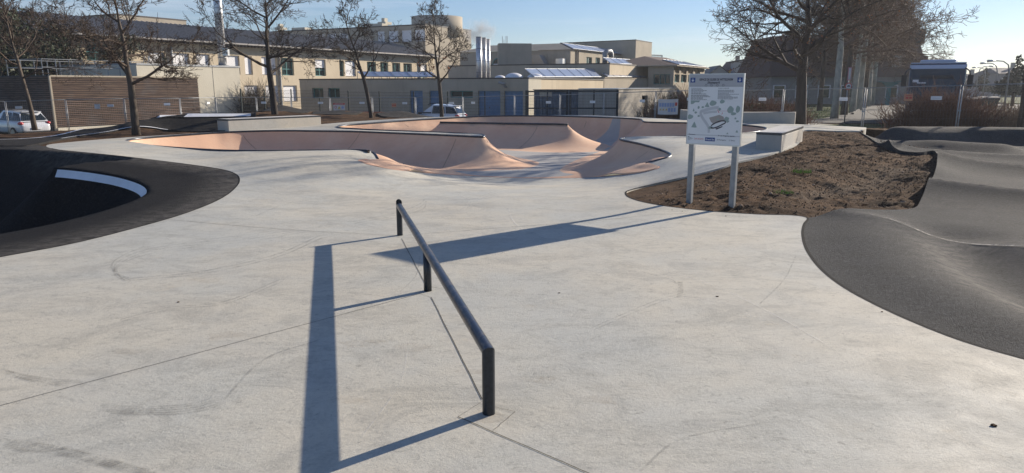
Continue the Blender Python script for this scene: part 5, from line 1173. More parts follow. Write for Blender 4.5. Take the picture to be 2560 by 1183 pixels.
for k, (px, Y, H, w, lab) in enumerate(((-10,62,10.2,2.6,'dark ivy-clad tree at the left picture edge'),(60,60,9.8,2.7,'dark ivy-clad tree left of the guard rail'),(135,61,9.6,2.7,'dark ivy-clad tree behind the guard rail on the left'),(180,63,8.6,2.2,'dark ivy-clad tree left of the tall green window'),(300,62,8.0,2.0,'ivy-clad tree right of the tall green window'),(404,66,6.4,.9,'narrow dark evergreen between the white blinds'),(487,68,5.6,.8,'small dark shrub tree at the foot of the white blinds'))):
    xl_ = XB+2.0; yl_ = onx(xl_, px, 200)[0]; p = KO+KX*xl_+KY*yl_; Y = p.y; root = make_tree('ivy_tree', lab, IV, p.x, Y, -.9, H*.35, H, .16, 200+k, dict(cfgB, levels=5, rmin=.011), (0,0), mats=('bark_dark','twig'), limbs=9, crownw=.9)
    rr = random.Random(k); bl = [(rr.gauss(0,.35*w), rr.gauss(0,.3*w), H*(.12+.66*j/8), w*rr.uniform(.35,.6), w*rr.uniform(.35,.6), H*.10) for j in range(9)]; leafcloud('ivy', root, bl, int(1500*w), .12, M['ivy'], k)
def shrub(name, lab, cat, x, y, z, w, dp, h, seed, n_=160, m='twig', leaf=None, grp=None, r=.008, br=5):
    rs = random.Random(seed); root = empty(name, (x, y, z), 0, lab, cat, grp); t = Tree(seed)
    for i in range(n_):
        q = Vector((rs.uniform(-w, w), rs.uniform(-dp, dp), 0)); hh = h*(1-.45*(q.x/w)**2)*rs.uniform(.55,1.1); d = Vector((rs.gauss(0,.35), rs.gauss(0,.35), 1)).normalized()
        pts, _ = t.bend(q, d, hh, 4, .16, .02); t.limb.tube(pts, [r*1.6,r*1.3,r,r,r*.8], 3, cap=False)
        for j in range(br):
            a = rs.randint(1, 3); dd = ((pts[a+1]-pts[a]).normalized()+Vector((rs.gauss(0,.6), rs.gauss(0,.6), rs.gauss(.1,.4)))).normalized(); p2, _ = t.bend(pts[a], dd, hh*rs.uniform(.2,.5), 3, .2, .02); t.limb.tube(p2, [r, r*.9, r*.8, r*.7], 3, cap=False)
    t.limb.build('stems', M[m], root, True)
    if leaf: rr = random.Random(seed+1); leafcloud('leaves', root, [(rr.uniform(-w,w)*.9, rr.uniform(-dp,dp), h*rr.uniform(.25,.7), w*.22, dp*.6, h*.25) for _ in range(10)], leaf[0], leaf[1], M[leaf[2]], seed)
    return root
M['twig_red'] = mat('reddish_twigs', (.16,.085,.055), .9, var=.3, vscale=2); M['twig_tan'] = mat('tan_twigs', (.24,.17,.11), .9, var=.3, vscale=2)
SH = 'leafless shrubs behind the site fence'
for k, (px, py, Y, w, h, m, leaf, lab) in enumerate((
    (2345,305,29.5,1.8,2.15,'twig_red',None,'dense reddish leafless shrub in front of the coach'),
    (2480,308,30,1.7,1.45,'twig_tan',(900,.03,'shrub_leaf'),'low tan and green shrub right of the coach'),
    (2560,305,29,1.3,1.4,'twig_tan',(500,.03,'shrub_leaf'),'low tan shrub at the right picture edge'),
    (1750,290,36,2.2,2.4,'twig_red',(1200,.05,'shrub_leaf'),'tall tangled shrub left behind the information board'),
    (1690,290,38,1.6,2.1,'twig',(500,.05,'shrub_leaf'),'brown shrub in front of the weathered shed'),
    (1640,290,40,1.2,1.2,'twig',None,'low brown brambles at the foot of the weathered shed'),
    (1880,285,35,1.3,1.75,'twig_red',(500,.05,'shrub_leaf'),'brown hedge shrub just right of the information board'),
    (1930,285,35.5,1.2,1.6,'twig_red',(300,.05,'shrub_leaf'),'brown hedge shrub right of the white fence plate'),
    (1970,285,36,1.0,1.5,'twig_red',(300,.05,'shrub_leaf'),'brown hedge shrub left of the thick dark trunk'),
    (1825,285,36,1.5,1.8,'twig_red',(500,.05,'shrub_leaf'),'brown hedge shrub hidden partly by the information board'),
    (636,270,58,.95,3.2,'twig',None,'tall tangle of bare brushwood right of the pale concrete wall'))):
    p = P(px, py, Y); shrub('bare_shrub', lab, 'shrub', p.x, Y, float(zfar(np.array([p.x]), np.array([Y]))[0])-.05 if Y > 31 else -.15, w, .7, h, 300+k, int(120+110*w*h), m, leaf, SH)
# ------------------------------------------------------------ fences
M['plate'] = mat('white_plate', (.75,.76,.78), .5, var=.05); M['foot'] = mat('fence_foot', (.10,.10,.10), .9, var=.3)
joints = [(-150,40,255),(12,40.5,253),(163,41.3,249),(309,42,246),(449,43,245.5),(538,47,243.5),(640,47,243),(727,47,243.5),(824,47,243.5),(930,47,243.5),(1038,46,243),(1157,45,242),(1286,42,239),(1400,40,237),(1510,38,233),(1640,35,228),(1757,33,226),(1960,30,223.5),(2165,27,219.5),(2405,25.2,213),(2660,24.2,206)]
HG = 'temporary mesh fence panels around the site'
desc = ['at the left picture edge','in front of the white hatchback','before the left half of the timber cladding','behind the thick-stemmed tree','before the right end of the timber cladding','before the pale concrete wall','left of the wide dark tree','right of the wide dark tree','carrying the red-topped safety banner','behind the slim leaning tree','carrying the small orange notice','in front of the white car','before the roller doors','before the black gate','before the blue-grey container','before the weathered shed doorway','carrying the blue pictogram banner','right of the information board','before the plane trees','in front of the coach','at the right picture edge']
for i in range(len(joints)-1):
    (pa, Ya, ta), (pb, Yb, tb) = joints[i], joints[i+1]; A = P(pa, ta, Ya); B = P(pb, tb, Yb); L_ = math.hypot(B.x-A.x, B.y-A.y)-.07; ztop = A.z; slope = (B.z-A.z)
    a = math.atan2(B.y-A.y, B.x-A.x); r = empty('fence_panel', (A.x, A.y, ztop-2.0), a, 'galvanised mesh fence panel '+desc[i], 'fence', HG); mb = MB(); H2 = 2.0
    lean = .22*((i == 2)-(i == 3)*.5) if i in (2,3) else 0
    def q(x, z): return (x+.035, lean*0, z+slope*x/L_)
    for x in (0, L_): mb.tube([q(x, -.1), q(x, H2)], .019, 8)
    for z in (H2-.01, .05): mb.tube([q(0, z), q(L_, z)], .019, 6)
    mb.build('frame', M['galv'], r, True); mb = MB(); n_ = int(L_/.10); w = .0019 if i < 15 else .0010
    for k in range(1, n_):
        x = L_*k/n_; p0 = q(x, .05); p1 = q(x, H2); mb.quad((p0[0]-w,0,p0[2]),(p0[0]+w,0,p0[2]),(p1[0]+w,0,p1[2]),(p1[0]-w,0,p1[2])); mb.quad((p0[0],-w,p0[2]),(p0[0],w,p0[2]),(p1[0],w,p1[2]),(p1[0],-w,p1[2]))
    for z in (.25,.55,.85,1.15,1.45,1.75): p0 = q(0, z); p1 = q(L_, z); mb.quad((p0[0],-.005,p0[2]-w),(p1[0],-.005,p1[2]-w),(p1[0],-.005,p1[2]+w),(p0[0],-.005,p0[2]+w)); mb.quad((p0[0],-.004-w,p0[2]),(p1[0],-.004-w,p1[2]),(p1[0],-.004+w,p1[2]),(p0[0],-.004+w,p0[2]))
    mb.build('mesh', M['galv'], r); mb = MB(); mb.box(-.3,.3,-.12,.12,-.12,.02); mb.box(-.2, .2, -.1, .1, .02, .05); mb.build('foot', M['foot'], r)
    mb = MB(); 
    for z in (1.1,): mb.box(-.06,.06,-.045,-.02,z,z+.06)
    mb.build('clamp', M['galv'], r)
    if i not in (0, 5): u = .22 if i in (1, 6, 11) else .78; pz = 1.58; mb = MB(); x = u*L_; mb.box(x-.17, x+.17, -.035, -.025, pz, pz+.13); o = mb.build('plate', M['plate'], r); mb = MB(); mb.box(x-.13, x+.13, -.037, -.0355, pz+.045, pz+.075); t_ = mb.build('lettering', M['sign_mid'], None); t_.parent = o
def banner(name, px, py, Y, w, h, label, cols, top=None, rows=None):
    c = P(px, py, Y-.08); a = math.atan2(0, 1); r = empty(name, (c.x, c.y, c.z), 0, label, 'banner'); mb = MB(); N_ = 6
    for i in range(N_):
        for j in range(3):
            f = lambda u, v: (w*(u-.5), .02*math.sin(u*9+v*2), h*(.5-v)-.015*math.sin(u*math.pi)); mb.quad(f(i/N_,(j+1)/3), f((i+1)/N_,(j+1)/3), f((i+1)/N_,j/3), f(i/N_,j/3))
    mb.build('sheet', cols[0], r)
    for k, (u0, v0, u1, v1, m, shp) in enumerate(rows or []):
        mb = MB(); y = -.03-.002*k
        if shp == 'o': mb.v = [(w*(u0-.5)+u1*math.cos(t), y, h*(.5-v0)+u1*math.sin(t)) for t in np.linspace(0, 6.28, 15)[:-1]]; mb.f = [tuple(range(14))]
        elif shp == 't': mb.v = [(w*(u0-.5)-u1, y, h*(.5-v0)-u1*.8), (w*(u0-.5)+u1, y, h*(.5-v0)-u1*.8), (w*(u0-.5), y, h*(.5-v0)+u1)]; mb.f = [(0,1,2)]
        else: mb.quad((w*(u0-.5),y,h*(.5-v1)),(w*(u1-.5),y,h*(.5-v1)),(w*(u1-.5),y,h*(.5-v0)),(w*(u0-.5),y,h*(.5-v0)))
        mb.build('print', m, r)
    return r
M['b_red'] = mat('banner_red', (.55,.10,.08), .7); M['b_yel'] = mat('banner_yellow', (.62,.45,.08), .7); M['b_blue'] = mat('banner_blue', (.30,.38,.58), .7); M['b_white'] = mat('banner_white', (.62,.60,.60), .7, var=.05); M['b_orange'] = mat('banner_orange', (.62,.33,.20), .7, var=.1, vscale=9)
banner('safety_banner', 848, 267, 47, .76, .46, 'white safety banner with red top and round and triangular pictograms on the fence', [M['b_white']], rows=[(0,0,1,.22,M['b_red'],'r'),(.2,.58,.085,0,M['b_red'],'o'),(.2,.58,.055,0,M['b_white'],'o'),(.5,.62,.10,0,M['b_yel'],'t'),(.8,.6,.085,0,M['b_blue'],'o'),(.1,.86,.9,.9,M['sign_mid'],'r'),(.14,.08,.86,.13,M['b_white'],'r')])
banner('site_banner', 1670, 267, 34.5, .95, .72, 'white banner with blue pictograms and one red square on the fence by the weathered shed', [M['b_white']], rows=[(.05+.13*k,.26,.15+.13*k,.50,M['b_blue'],'r') for k in range(6)]+[(.84,.22,.95,.44,M['b_red'],'r')]+[(.11+.15*k,.68,.05,0,M['b_yel'],'t') for k in range(3)]+[(.5+.14*k,.58,.6+.14*k,.84,M['b_blue'],'r') for k in range(3)]+[(.05,.06,.9,.10,M['sign_mid'],'r')])
for px, py, Y, lab in ((985,263,46.5,'small orange notice on the fence between two slim trees'),(2271,243,26,'small orange notice on the fence beside the coach')):
    banner('notice', px, py, Y, .30, .25, lab, [M['b_orange']], rows=[(.12,.2,.88,.3,M['b_red'],'r'),(.12,.45,.45,.75,M['b_red'],'r'),(.55,.45,.88,.75,M['b_red'],'r')])
banner('notice', 243, 266, 41.4, .34, .26, 'small grey notice on the fence before the timber cladding', [M['b_white']], rows=[(.15,.3,.85,.4,M['sign_mid'],'r')])
# dark green panel fence further back
M['fence_green'] = mat('dark_green_fence', (.012,.025,.022), .6)
fp = [(601,53,222),(660,55,223),(727,55,223),(798,55,226),(870,55,227),(948,54,228),(1034,54,229),(1119,53,229),(1212,52,229),(1315,50,226)]
r = empty('panel_fence', (P(948,228,54).x, 54, -.9), 0, 'dark green rigid mesh fence with slim posts in front of the garage wing', 'fence'); off = r.location
for i, (px, Y, t_) in enumerate(fp): p = P(px, t_, Y); mb = MB(); mb.box(p.x-.04-off.x, p.x+.04-off.x, Y-.04-off.y, Y+.04-off.y, 0, p.z+.9); mb.build('post', M['fence_green'], r)
for i in range(len(fp)-1):
    A = P(fp[i][0], fp[i][2]+2, fp[i][1]); B = P(fp[i+1][0], fp[i+1][2]+2, fp[i+1][1]); mb = MB(); n_ = 46; w = .0035
    for k in range(1, n_): t = k/n_; p = A.lerp(B, t)-off; mb.quad((p.x-w,p.y,0),(p.x+w,p.y,0),(p.x+w,p.y,p.z),(p.x-w,p.y,p.z))
    for h_ in np.linspace(.08, A.z+.85, 11): a_ = A-off; b_ = B-off; mb.quad((a_.x,a_.y-.01,h_-w*1.4),(b_.x,b_.y-.01,h_-w*1.4),(b_.x,b_.y-.01,h_+w*1.4),(a_.x,a_.y-.01,h_+w*1.4))
    mb.build('panel', M['fence_green'], r)
# red crowd barriers behind the fence
M['red_metal'] = mat('red_barrier', (.32,.03,.03), .5)
for k, (px, Y) in enumerate(((892,51),(925,50.5))):
    p = P(px, 265, Y); r = empty('crowd_barrier', (p.x, Y, -.9), .1, ('left', 'right')[k]+' one of two low red metal barriers in the shaded yard', 'barrier', 'red barriers in the yard'); mb = MB(); mb.tube([(-.8,0,.1),(-.8,0,1),(.8,0,1),(.8,0,.1)], .03, 6); mb.tube([(-.8,0,.3),(.8,0,.3)], .02, 5); mb.build('frame', M['red_metal'], r)
    mb = MB()
    for j in range(12): x = -.72+j*.13; mb.tube([(x,0,.3),(x,0,1)], .012, 4)
    mb.build('bars', M['red_metal'], r); mb = MB(); mb.box(-.65,-.6,-.3,.3,0,.06); mb.box(.6,.65,-.3,.3,0,.06); mb.build('foot', M['red_metal'], r)
# ping-pong like pale tables in the yard
for k, (px, Y) in enumerate(((650,50.5),(705,50.5),(741,50))):
    p = P(px, 270, Y); r = empty('yard_trough', (p.x, Y, -.9), 0, ('left','middle','right')[k]+' pale concrete trough in the yard by the lower blinds', 'trough', 'pale troughs in the yard'); mb = MB(); w = 1.0 if k < 2 else .45
    mb.v = [(-w*.86,-.3,.25),(w*.86,-.3,.25),(w*.86,.3,.25),(-w*.86,.3,.25),(-w,-.4,.8),(w,-.4,.8),(w,.4,.8),(-w,.4,.8)]; mb.f = [(0,3,2,1),(0,1,5,4),(1,2,6,5),(2,3,7,6),(3,0,4,7),(4,5,6,7)]; mb.build('basin', M['wall_pale'], r); mb = MB(); mb.box(-w*.6,-w*.4,-.2,.2,0,.25); mb.box(w*.4,w*.6,-.2,.2,0,.25); mb.build('foot', M['wall_grey'], r); mb = MB(); mb.box(-w-.04,w+.04,-.44,.44,.8,.85); mb.build('rim', M['blind'], r)
# ------------------------------------------------------------ vehicles
M['car_white'] = mat('white_car_paint', (.62,.64,.68), .22, 0, .6, coat=1, var=.02); M['car_glass'] = mat('car_glass', (.012,.018,.022), .06, 0, .6); M['tyre'] = mat('tyre_rubber', (.02,.02,.02), .85, var=.1)
M['tail'] = mat('tail_lamp', (.45,.02,.02), .2, 0, .7, coat=1); M['chrome'] = mat('light_metal', (.5,.5,.52), .3, .9); M['blacktrim'] = mat('black_trim', (.02,.02,.022), .5); M['bus_blue'] = mat('coach_blue', (.012,.02,.06), .25, 0, .6, coat=1)
M['bus_silver'] = mat('coach_silver', (.42,.47,.60), .3, .1, .6, coat=1, var=.03); M['lampglass'] = mat('clear_lamp', (.5,.5,.5), .1, 0, .8)
def quadpatch(mb, a, b, c, d, n=1): mb.quad(a, b, c, d)
def hatch(name, label, x, y, z, rz, L_, W, H, roofm, tail=True, rails=False):
    """car pointing along +x in its own frame, origin under its middle"""
    r = empty(name, (x, y, z), rz, label, 'car', 'white cars parked beyond the fence'); w = W/2; b = bmesh.new()
    st = [(-L_/2, .38, .62, .80), (-L_/2+.10, .26, .92, .92), (-L_/2+.55, .22, .98, .98), (-L_/2+1.3, .22, .98, 1.0), (0, .22, .96, 1.0), (L_/2-1.35, .22, .93, 1.0), (L_/2-.6, .22, .84, .96), (L_/2-.12, .24, .70, .88), (L_/2, .36, .58, .74)]
    rings = []
    for sx, z0, z1, k in st:
        ww = w*k; ring = [(-ww*.86, z0), (-ww, z0+.14), (-ww, (z0+z1)/2+.05), (-ww*.96, z1-.05), (-ww*.88, z1), (0, z1+.02), (ww*.88, z1), (ww*.96, z1-.05), (ww, (z0+z1)/2+.05), (ww, z0+.14), (ww*.86, z0)]
        rings.append([b.verts.new((sx, q[0], q[1])) for q in ring])
    for i in range(len(rings)-1):
        for j in range(11): b.faces.new((rings[i][j], rings[i][(j+1) % 11], rings[i+1][(j+1) % 11], rings[i+1][j]))
    b.faces.new(rings[0][::-1]); b.faces.new(rings[-1])
    bmesh.ops.recalc_face_normals(b, faces=b.faces); me = bpy.data.meshes.new('body'); b.to_mesh(me); b.free(); me.materials.append(M['car_white']); o = bpy.data.objects.new('body', me); C.objects.link(o); o.parent = r
    m_ = o.modifiers.new('s', 'SUBSURF'); m_.levels = 2; m_.render_levels = 2; me.polygons.foreach_set('use_smooth', [True]*len(me.polygons))
    # greenhouse: belt outline and roof outline
    zb = .93; B = [(-L_/2+.14, w*.82), (-L_/2+1.0, w*.90), (0, w*.92), (L_/2-1.15, w*.80)]; T = [(-L_/2+.50, w*.62), (-L_/2+1.1, w*.68), (-.05, w*.70), (L_/2-1.95, w*.60)]; TZ = [H-.10, H-.02, H, H-.07]
    mb = MB()
    for s in (1, -1):
        for i in range(3): q = [(B[i][0], s*B[i][1], zb), (B[i+1][0], s*B[i+1][1], zb), (T[i+1][0], s*T[i+1][1], TZ[i+1]), (T[i][0], s*T[i][1], TZ[i])]; mb.quad(*(q if s < 0 else q[::-1]))
    for i in range(3): mb.quad((T[i][0],-T[i][1],TZ[i]), (T[i+1][0],-T[i+1][1],TZ[i+1]), (T[i+1][0],0,TZ[i+1]+.05), (T[i][0],0,TZ[i]+.05)); mb.quad((T[i][0],0,TZ[i]+.05), (T[i+1][0],0,TZ[i+1]+.05), (T[i+1][0],T[i+1][1],TZ[i+1]), (T[i][0],T[i][1],TZ[i]))
    mb.quad((B[0][0],B[0][1],zb),(B[0][0],-B[0][1],zb),(T[0][0],-T[0][1],TZ[0]),(T[0][0],0,TZ[0]+.05),(T[0][0],T[0][1],TZ[0])); mb.quad((B[3][0],-B[3][1],zb),(B[3][0],B[3][1],zb),(T[3][0],T[3][1],TZ[3]),(T[3][0],0,TZ[3]+.05),(T[3][0],-T[3][1],TZ[3]))
    mb.build('roof', roofm, r)
    def pane(nm, q, inset, m, off):
        q = [Vector(p) for p in q]; c = sum(q, Vector())/len(q); n_ = (q[1]-q[0]).cross(q[-1]-q[0]).normalized(); n_ = n_ if n_.dot(c-Vector((0,0,.8))) > 0 else -n_
        mb = MB(); qq = [p.lerp(c, inset)+n_*off for p in q]; mb.quad(*qq); return mb.build(nm, m, r)
    for s in (1, -1):
        for i in range(3): pane('side_window', [(B[i][0], s*B[i][1], zb+.04), (B[i+1][0], s*B[i+1][1], zb+.04), (T[i+1][0], s*T[i+1][1], TZ[i+1]-.05), (T[i][0], s*T[i][1], TZ[i]-.05)], .07, M['car_glass'], .012)
    pane('rear_window', [(B[0][0],-B[0][1],zb+.06),(B[0][0],B[0][1],zb+.06),(T[0][0],T[0][1],TZ[0]-.03),(T[0][0],-T[0][1],TZ[0]-.03)], .08, M['car_glass'], .014)
    pane('windscreen', [(B[3][0],B[3][1],zb),(B[3][0],-B[3][1],zb),(T[3][0],-T[3][1],TZ[3]),(T[3][0],T[3][1],TZ[3])], .06, M['car_glass'], .012)
    for s in (1, -1):
        b = bmesh.new(); bmesh.ops.create_uvsphere(b, u_segments=14, v_segments=8, radius=1)
        for v in b.verts: v.co = Vector((v.co.x*.16-L_/2+.20, s*(w*.80)+v.co.y*.16, .84+v.co.z*.10))
        me = bpy.data.meshes.new('tail_light'); b.to_mesh(me); b.free(); me.materials.append(M['tail']); me.polygons.foreach_set('use_smooth', [True]*len(me.polygons)); o = bpy.data.objects.new('tail_light', me); C.objects.link(o); o.parent = r
        mb = MB(); mb.box(L_/2-1.35, L_/2-1.15, s*w*1.0-.09+(.09 if s > 0 else -.09), s*w*1.0+.09+(.09 if s > 0 else -.09), .95, 1.08); mb.build('mirror', M['blacktrim'], r)
        for xx in (-L_/2+.78, L_/2-.85):
            mb = MB(); mb.tube([(xx, s*(w-.20), .31), (xx, s*(w+.01), .31)], .31, 22); t_ = mb.build('wheel', M['tyre'], r, False); mb = MB(); mb.tube([(xx, s*(w+.0), .31), (xx, s*(w+.02), .31)], .20, 16); rm_ = mb.build('rim', M['chrome'], None); rm_.parent = t_
    mb = MB(); mb.box(-L_/2-.035, -L_/2-.005, -.26, .26, .50, .61); mb.build('number_plate', M['plate'], r); mb = MB(); mb.box(-L_/2-.02, -L_/2+.25, -w*.8, w*.8, .20, .40); mb.build('bumper', M['blacktrim'], r)
    mb = MB(); mb.box(T[0][0]-.16, T[0][0]+.1, -w*.58, w*.58, H-.09, H-.055); mb.build('spoiler', roofm, r)
    if rails:
        mb = MB()
        for s in (1, -1): mb.tube([(-L_/2+.9, s*w*.62, H-.02), (-L_/2+1.1, s*w*.62, H+.07), (.1, s*w*.62, H+.08), (.35, s*w*.60, H)], .022, 6)
        mb.build('roof_rail', M['blacktrim'], r)
    return r
p = P(72, 300, 42); hatch('parked_car', 'white hatchback seen from behind beside the timber-clad building at far left', p.x-1.15, 42.6, -1.05, math.atan2(.50,-.86), 4.35, 1.82, 1.56, M['car_white'])
p = P(1112, 275, 49); hatch('parked_car', 'small white car with black roof rails in front of the blue doors', p.x-.55, 48.6, -.88, math.atan2(.30,-.95), 4.0, 1.76, 1.56, M['car_white'], rails=True)
# coach
bx = P(2341, 200, 36.6); ba = math.atan2(-(bx.y), -(bx.x))
cr_ = empty('coach', (bx.x, 36.6, -.12), ba, 'dark blue coach with pale roof facing the camera behind a leafless shrub', 'coach'); L_, W, Hh = 12.0, 2.55, 3.15
b = bmesh.new(); bmesh.ops.create_cube(b, size=1)
for v in b.verts: v.co = Vector((v.co.x*L_-L_/2, v.co.y*W*(.985 if v.co.z > 0 else 1), .30+(v.co.z+.5)*(Hh-.30)))
for v in b.verts:
    if v.co.x > -1 and v.co.z > 2: v.co.x -= .35; 
bmesh.ops.bevel(b, geom=[e for e in b.edges], offset=.14, segments=4, affect='EDGES', profile=.6)
me = bpy.data.meshes.new('body'); b.to_mesh(me); b.free(); me.materials.append(M['bus_blue']); o = bpy.data.objects.new('body', me); C.objects.link(o); o.parent = cr_; me.polygons.foreach_set('use_smooth', [False]*len(me.polygons))
def front(u0, u1, z0, z1, off): # panel on the sloping front
    X_ = lambda z: -.35*(max(0, z-.44)/(Hh-.58))+off
    return [(X_(z0), u0, z0), (X_(z0), u1, z0), (X_(z1), u1, z1), (X_(z1), u0, z1)]
def fr(nm, q, m, th=.03):
    mb = MB(); q2 = [(a-th, b_, c) for a, b_, c in q]; mb.quad(*q); mb.quad(*q2[::-1])
    for i in range(4): j = (i+1) % 4; mb.quad(q[i], q2[i], q2[j], q[j])
    return mb.build(nm, m, cr_)
fr('windscreen', front(-1.18, 1.18, 1.0, 2.84, .035), M['car_glass']); fr('destination_display', front(-.75, .75, 2.36, 2.54, .045), M['blacktrim']); fr('front_trim', front(-1.2, 1.2, .98, 1.02, .04), M['blacktrim'])
fr('roof_fairing', front(-1.24, 1.24, 2.87, 3.06, .05), M['bus_silver']); fr('number_plate', front(-.26, .26, .48, .60, .04), M['plate']); fr('timetable_card', front(-1.05, -.78, 2.20, 2.33, .042), M['plate'])
fr('timetable_card', front(-.85, -.45, 2.14, 2.20, .043), M['plate'])
for s in (1, -1):
    fr('headlight', front(s*.98-.17, s*.98+.17, .62, .84, .05), M['lampglass'])
    mb = MB(); mb.tube([(-.25, s*1.2, 2.9), (.25, s*1.36, 2.75), (.25, s*1.42, 2.5)], .035, 8); mb.box(.16, .30, s*1.43-.12, s*1.43+.12, 1.95, 2.55); mb.build('mirror', M['blacktrim'], cr_)
    mb = MB(); mb.box(-L_+.4, -.7, s*1.283-.006, s*1.283+.006, 1.45, 2.6); mb.build('side_window', M['car_glass'], cr_)
    for xx in (-2.6, -8.8): mb = MB(); mb.tube([(xx, s*.98, .48), (xx, s*1.29, .48)], .48, 22); mb.build('wheel', M['tyre'], cr_)
    mb = MB(); mb.tube([(-.62, s*.42, 1.0), (.0, s*.1, 1.06)], .012, 5); mb.build('wiper', M['blacktrim'], cr_)
mb = MB(); mb.prism([(-.55,-1.22),(-.55,1.22),(-11.8,1.22),(-11.8,-1.22)], Hh-.10, Hh+.04); mb.build('roof', M['bus_silver'], cr_)
for x0, x1, w_, h_ in ((-3.2,-1.4,.8,.16),(-7.5,-4.8,.9,.26)): mb = MB(); mb.v = []; mb.prism([(x1,-w_),(x1,w_),(x0,w_),(x0,-w_)], Hh+.04, Hh+.04+h_); o = mb.build('roof_unit', M['bus_silver'], cr_); bv = o.modifiers.new('b', 'BEVEL'); bv.width = .07; bv.segments = 3
# ------------------------------------------------------------ right background
M['twig_far'] = mat('distant_foliage', (.045,.05,.032), .95, var=.4, vscale=.3); M['dark_plaster'] = mat('grey_plaster', (.22,.22,.23), .9, var=.1)
def house(label, px0, px1, ye, yr, Y, dp, wm, rm, gable='x', rows=1, nwin=3, zb=-.3, name='house', chim=True):
    a = P(px0, ye, Y); b_ = P(px1, ye, Y); zr = HC+(215-yr)/FPX*(Y+dp/2); ze = a.z; w = b_.x-a.x; r = empty(name, ((a.x+b_.x)/2, Y, zb), -math.atan2(a.x+b_.x, 2*Y)*.35, label, 'house'); h = ze-zb; hr = zr-zb; w2 = w/2
    mb = MB(); mb.prism([(-w2,0),(w2,0),(w2,dp),(-w2,dp)], -.5, h)
    if gable == 'y': mb.quad((-w2,0,h),(w2,0,h),(0,0,hr)); mb.quad((w2,dp,h),(-w2,dp,h),(0,dp,hr))
    mb.build('wall', wm, r); mb = MB(); o_ = .35
    if gable == 'x': mb.quad((-w2-o_,-o_,h-.1),(w2+o_,-o_,h-.1),(w2+o_-.8,dp/2,hr),(-w2-o_+.8,dp/2,hr)); mb.quad((w2+o_,dp+o_,h-.1),(-w2-o_,dp+o_,h-.1),(-w2-o_+.8,dp/2,hr),(w2+o_-.8,dp/2,hr)); mb.quad((w2+o_,-o_,h-.1),(w2+o_,dp+o_,h-.1),(w2+o_-.8,dp/2,hr)); mb.quad((-w2-o_,dp+o_,h-.1),(-w2-o_,-o_,h-.1),(-w2-o_+.8,dp/2,hr))
    elif gable == 'y': mb.quad((-w2-o_,-o_,h-.2),(0,-o_,hr+.08),(0,dp+o_,hr+.08),(-w2-o_,dp+o_,h-.2)); mb.quad((0,-o_,hr+.08),(w2+o_,-o_,h-.2),(w2+o_,dp+o_,h-.2),(0,dp+o_,hr+.08))
    else: mb.box(-w2-.1, w2+.1, -.1, dp+.1, h, h+.2)
    ro = mb.build('roof', rm, r)
    if chim: mb = MB(); mb.box(w*.18, w*.18+.6, dp*.4, dp*.4+.6, (h+hr)/2, max(hr, h)+.9); c_ = mb.build('chimney', M['wall_grey'], None); c_.parent = ro
    for j in range(rows):
        for i in range(nwin):
            x = -w2+w*(i+.5)/nwin; z = h-1.9-2.7*j; mb = MB(); mb.box(x-.45, x+.45, -.03, .02, z, z+1.2); g = mb.build('window', M['glass'], r); mb = MB()
            for q in ((x-.53,x-.45,z-.06,z+1.26),(x+.45,x+.53,z-.06,z+1.26),(x-.45,x+.45,z+1.2,z+1.28),(x-.45,x+.45,z-.08,z)): mb.box(q[0], q[1], -.06, .02, q[2], q[3])
            f = mb.build('frame', M['blind'], None); f.parent = g
    return r
M['plaster_grey'] = mat('greyish_plaster', (.30,.30,.29), .9, var=.1)
# brown-roofed big house with its mansard face
Y = 84; a = P(1925, 190, Y); b_ = P(2322, 190, Y); zt_ = HC+(215-93)/FPX*88; r = empty('brown_roofed_house', ((a.x+b_.x)/2, Y, -.4), 0, 'large house with steep brown tiled roof behind the plane trees', 'house'); w2 = (b_.x-a.x)/2; ze_ = a.z+.4; zr_ = zt_+.4
mb = MB(); mb.prism([(-w2+.3,.4),(w2-.3,.4),(w2-.3,13),(-w2+.3,13)], -.5, ze_); mb.build('wall', M['plaster_grey'], r)
mb = MB(); q0 = [(-w2,0,ze_-.1),(w2,0,ze_-.1),(w2,13.4,ze_-.1),(-w2,13.4,ze_-.1)]; q1 = [(-w2+1.1,3,zr_-.3),(w2-.3,3,zr_+.3),(w2-.3,10,zr_+.3),(-w2+1.1,10,zr_-.3)]
for i in range(4): j = (i+1) % 4; mb.quad(q0[i], q0[j], q1[j], q1[i])
mb.quad(*q1); mb.quad(*q0[::-1]); mb.build('roof', M['tile'], r)
for i in range(7):
    x = -w2+w2*2*(i+.5)/7; mb = MB(); mb.box(x-.6, x+.6, .33, .44, 1.0, 2.3); g = mb.build('window', M['glass'], r); mb = MB(); mb.box(x-.7, x-.6, .30, .42, .9, 2.4); mb.box(x+.6, x+.7, .30, .42, .9, 2.4); mb.box(x-.6, x+.6, .30, .42, 2.3, 2.4); f = mb.build('frame', M['blind'], None); f.parent = g
for x in (-w2*.55, w2*.1, w2*.62): mb = MB(); mb.box(x-.5, x+.5, .6, 3.2, ze_+1.0, ze_+2.3); mb.build('dormer', M['plaster'], r)
mb = MB(); x = w2-1.5; mb.box(x, x+1.7, 2, 4, zr_-1.2, zr_+.5); mb.box(x+.9, x+2.2, 1.8, 3.4, zr_-3.4, zr_-2.6); mb.build('roof_extension', M['roofdark'], r)
house('white flat-roofed house with chimney between the yellow gable and the brown roof', 1858, 1926, 152, 150, 105, 9, M['plaster'], M['roofdark'], 'flat', 2, 2)
house('yellow gabled house far behind the information board', 1822, 1862, 180, 157, 115, 9, M['yellow'], M['tile'], 'y', 1, 1)
house('grey gabled house just above the information board', 1772, 1824, 186, 169, 112, 9, M['plaster'], M['roofdark'], 'y', 1, 2, chim=False)
house('pale low house wall at the end of the footpath', 2150, 2272, 183, 182, 125, 8, M['plaster'], M['roofdark'], 'flat', 1, 4, chim=False)
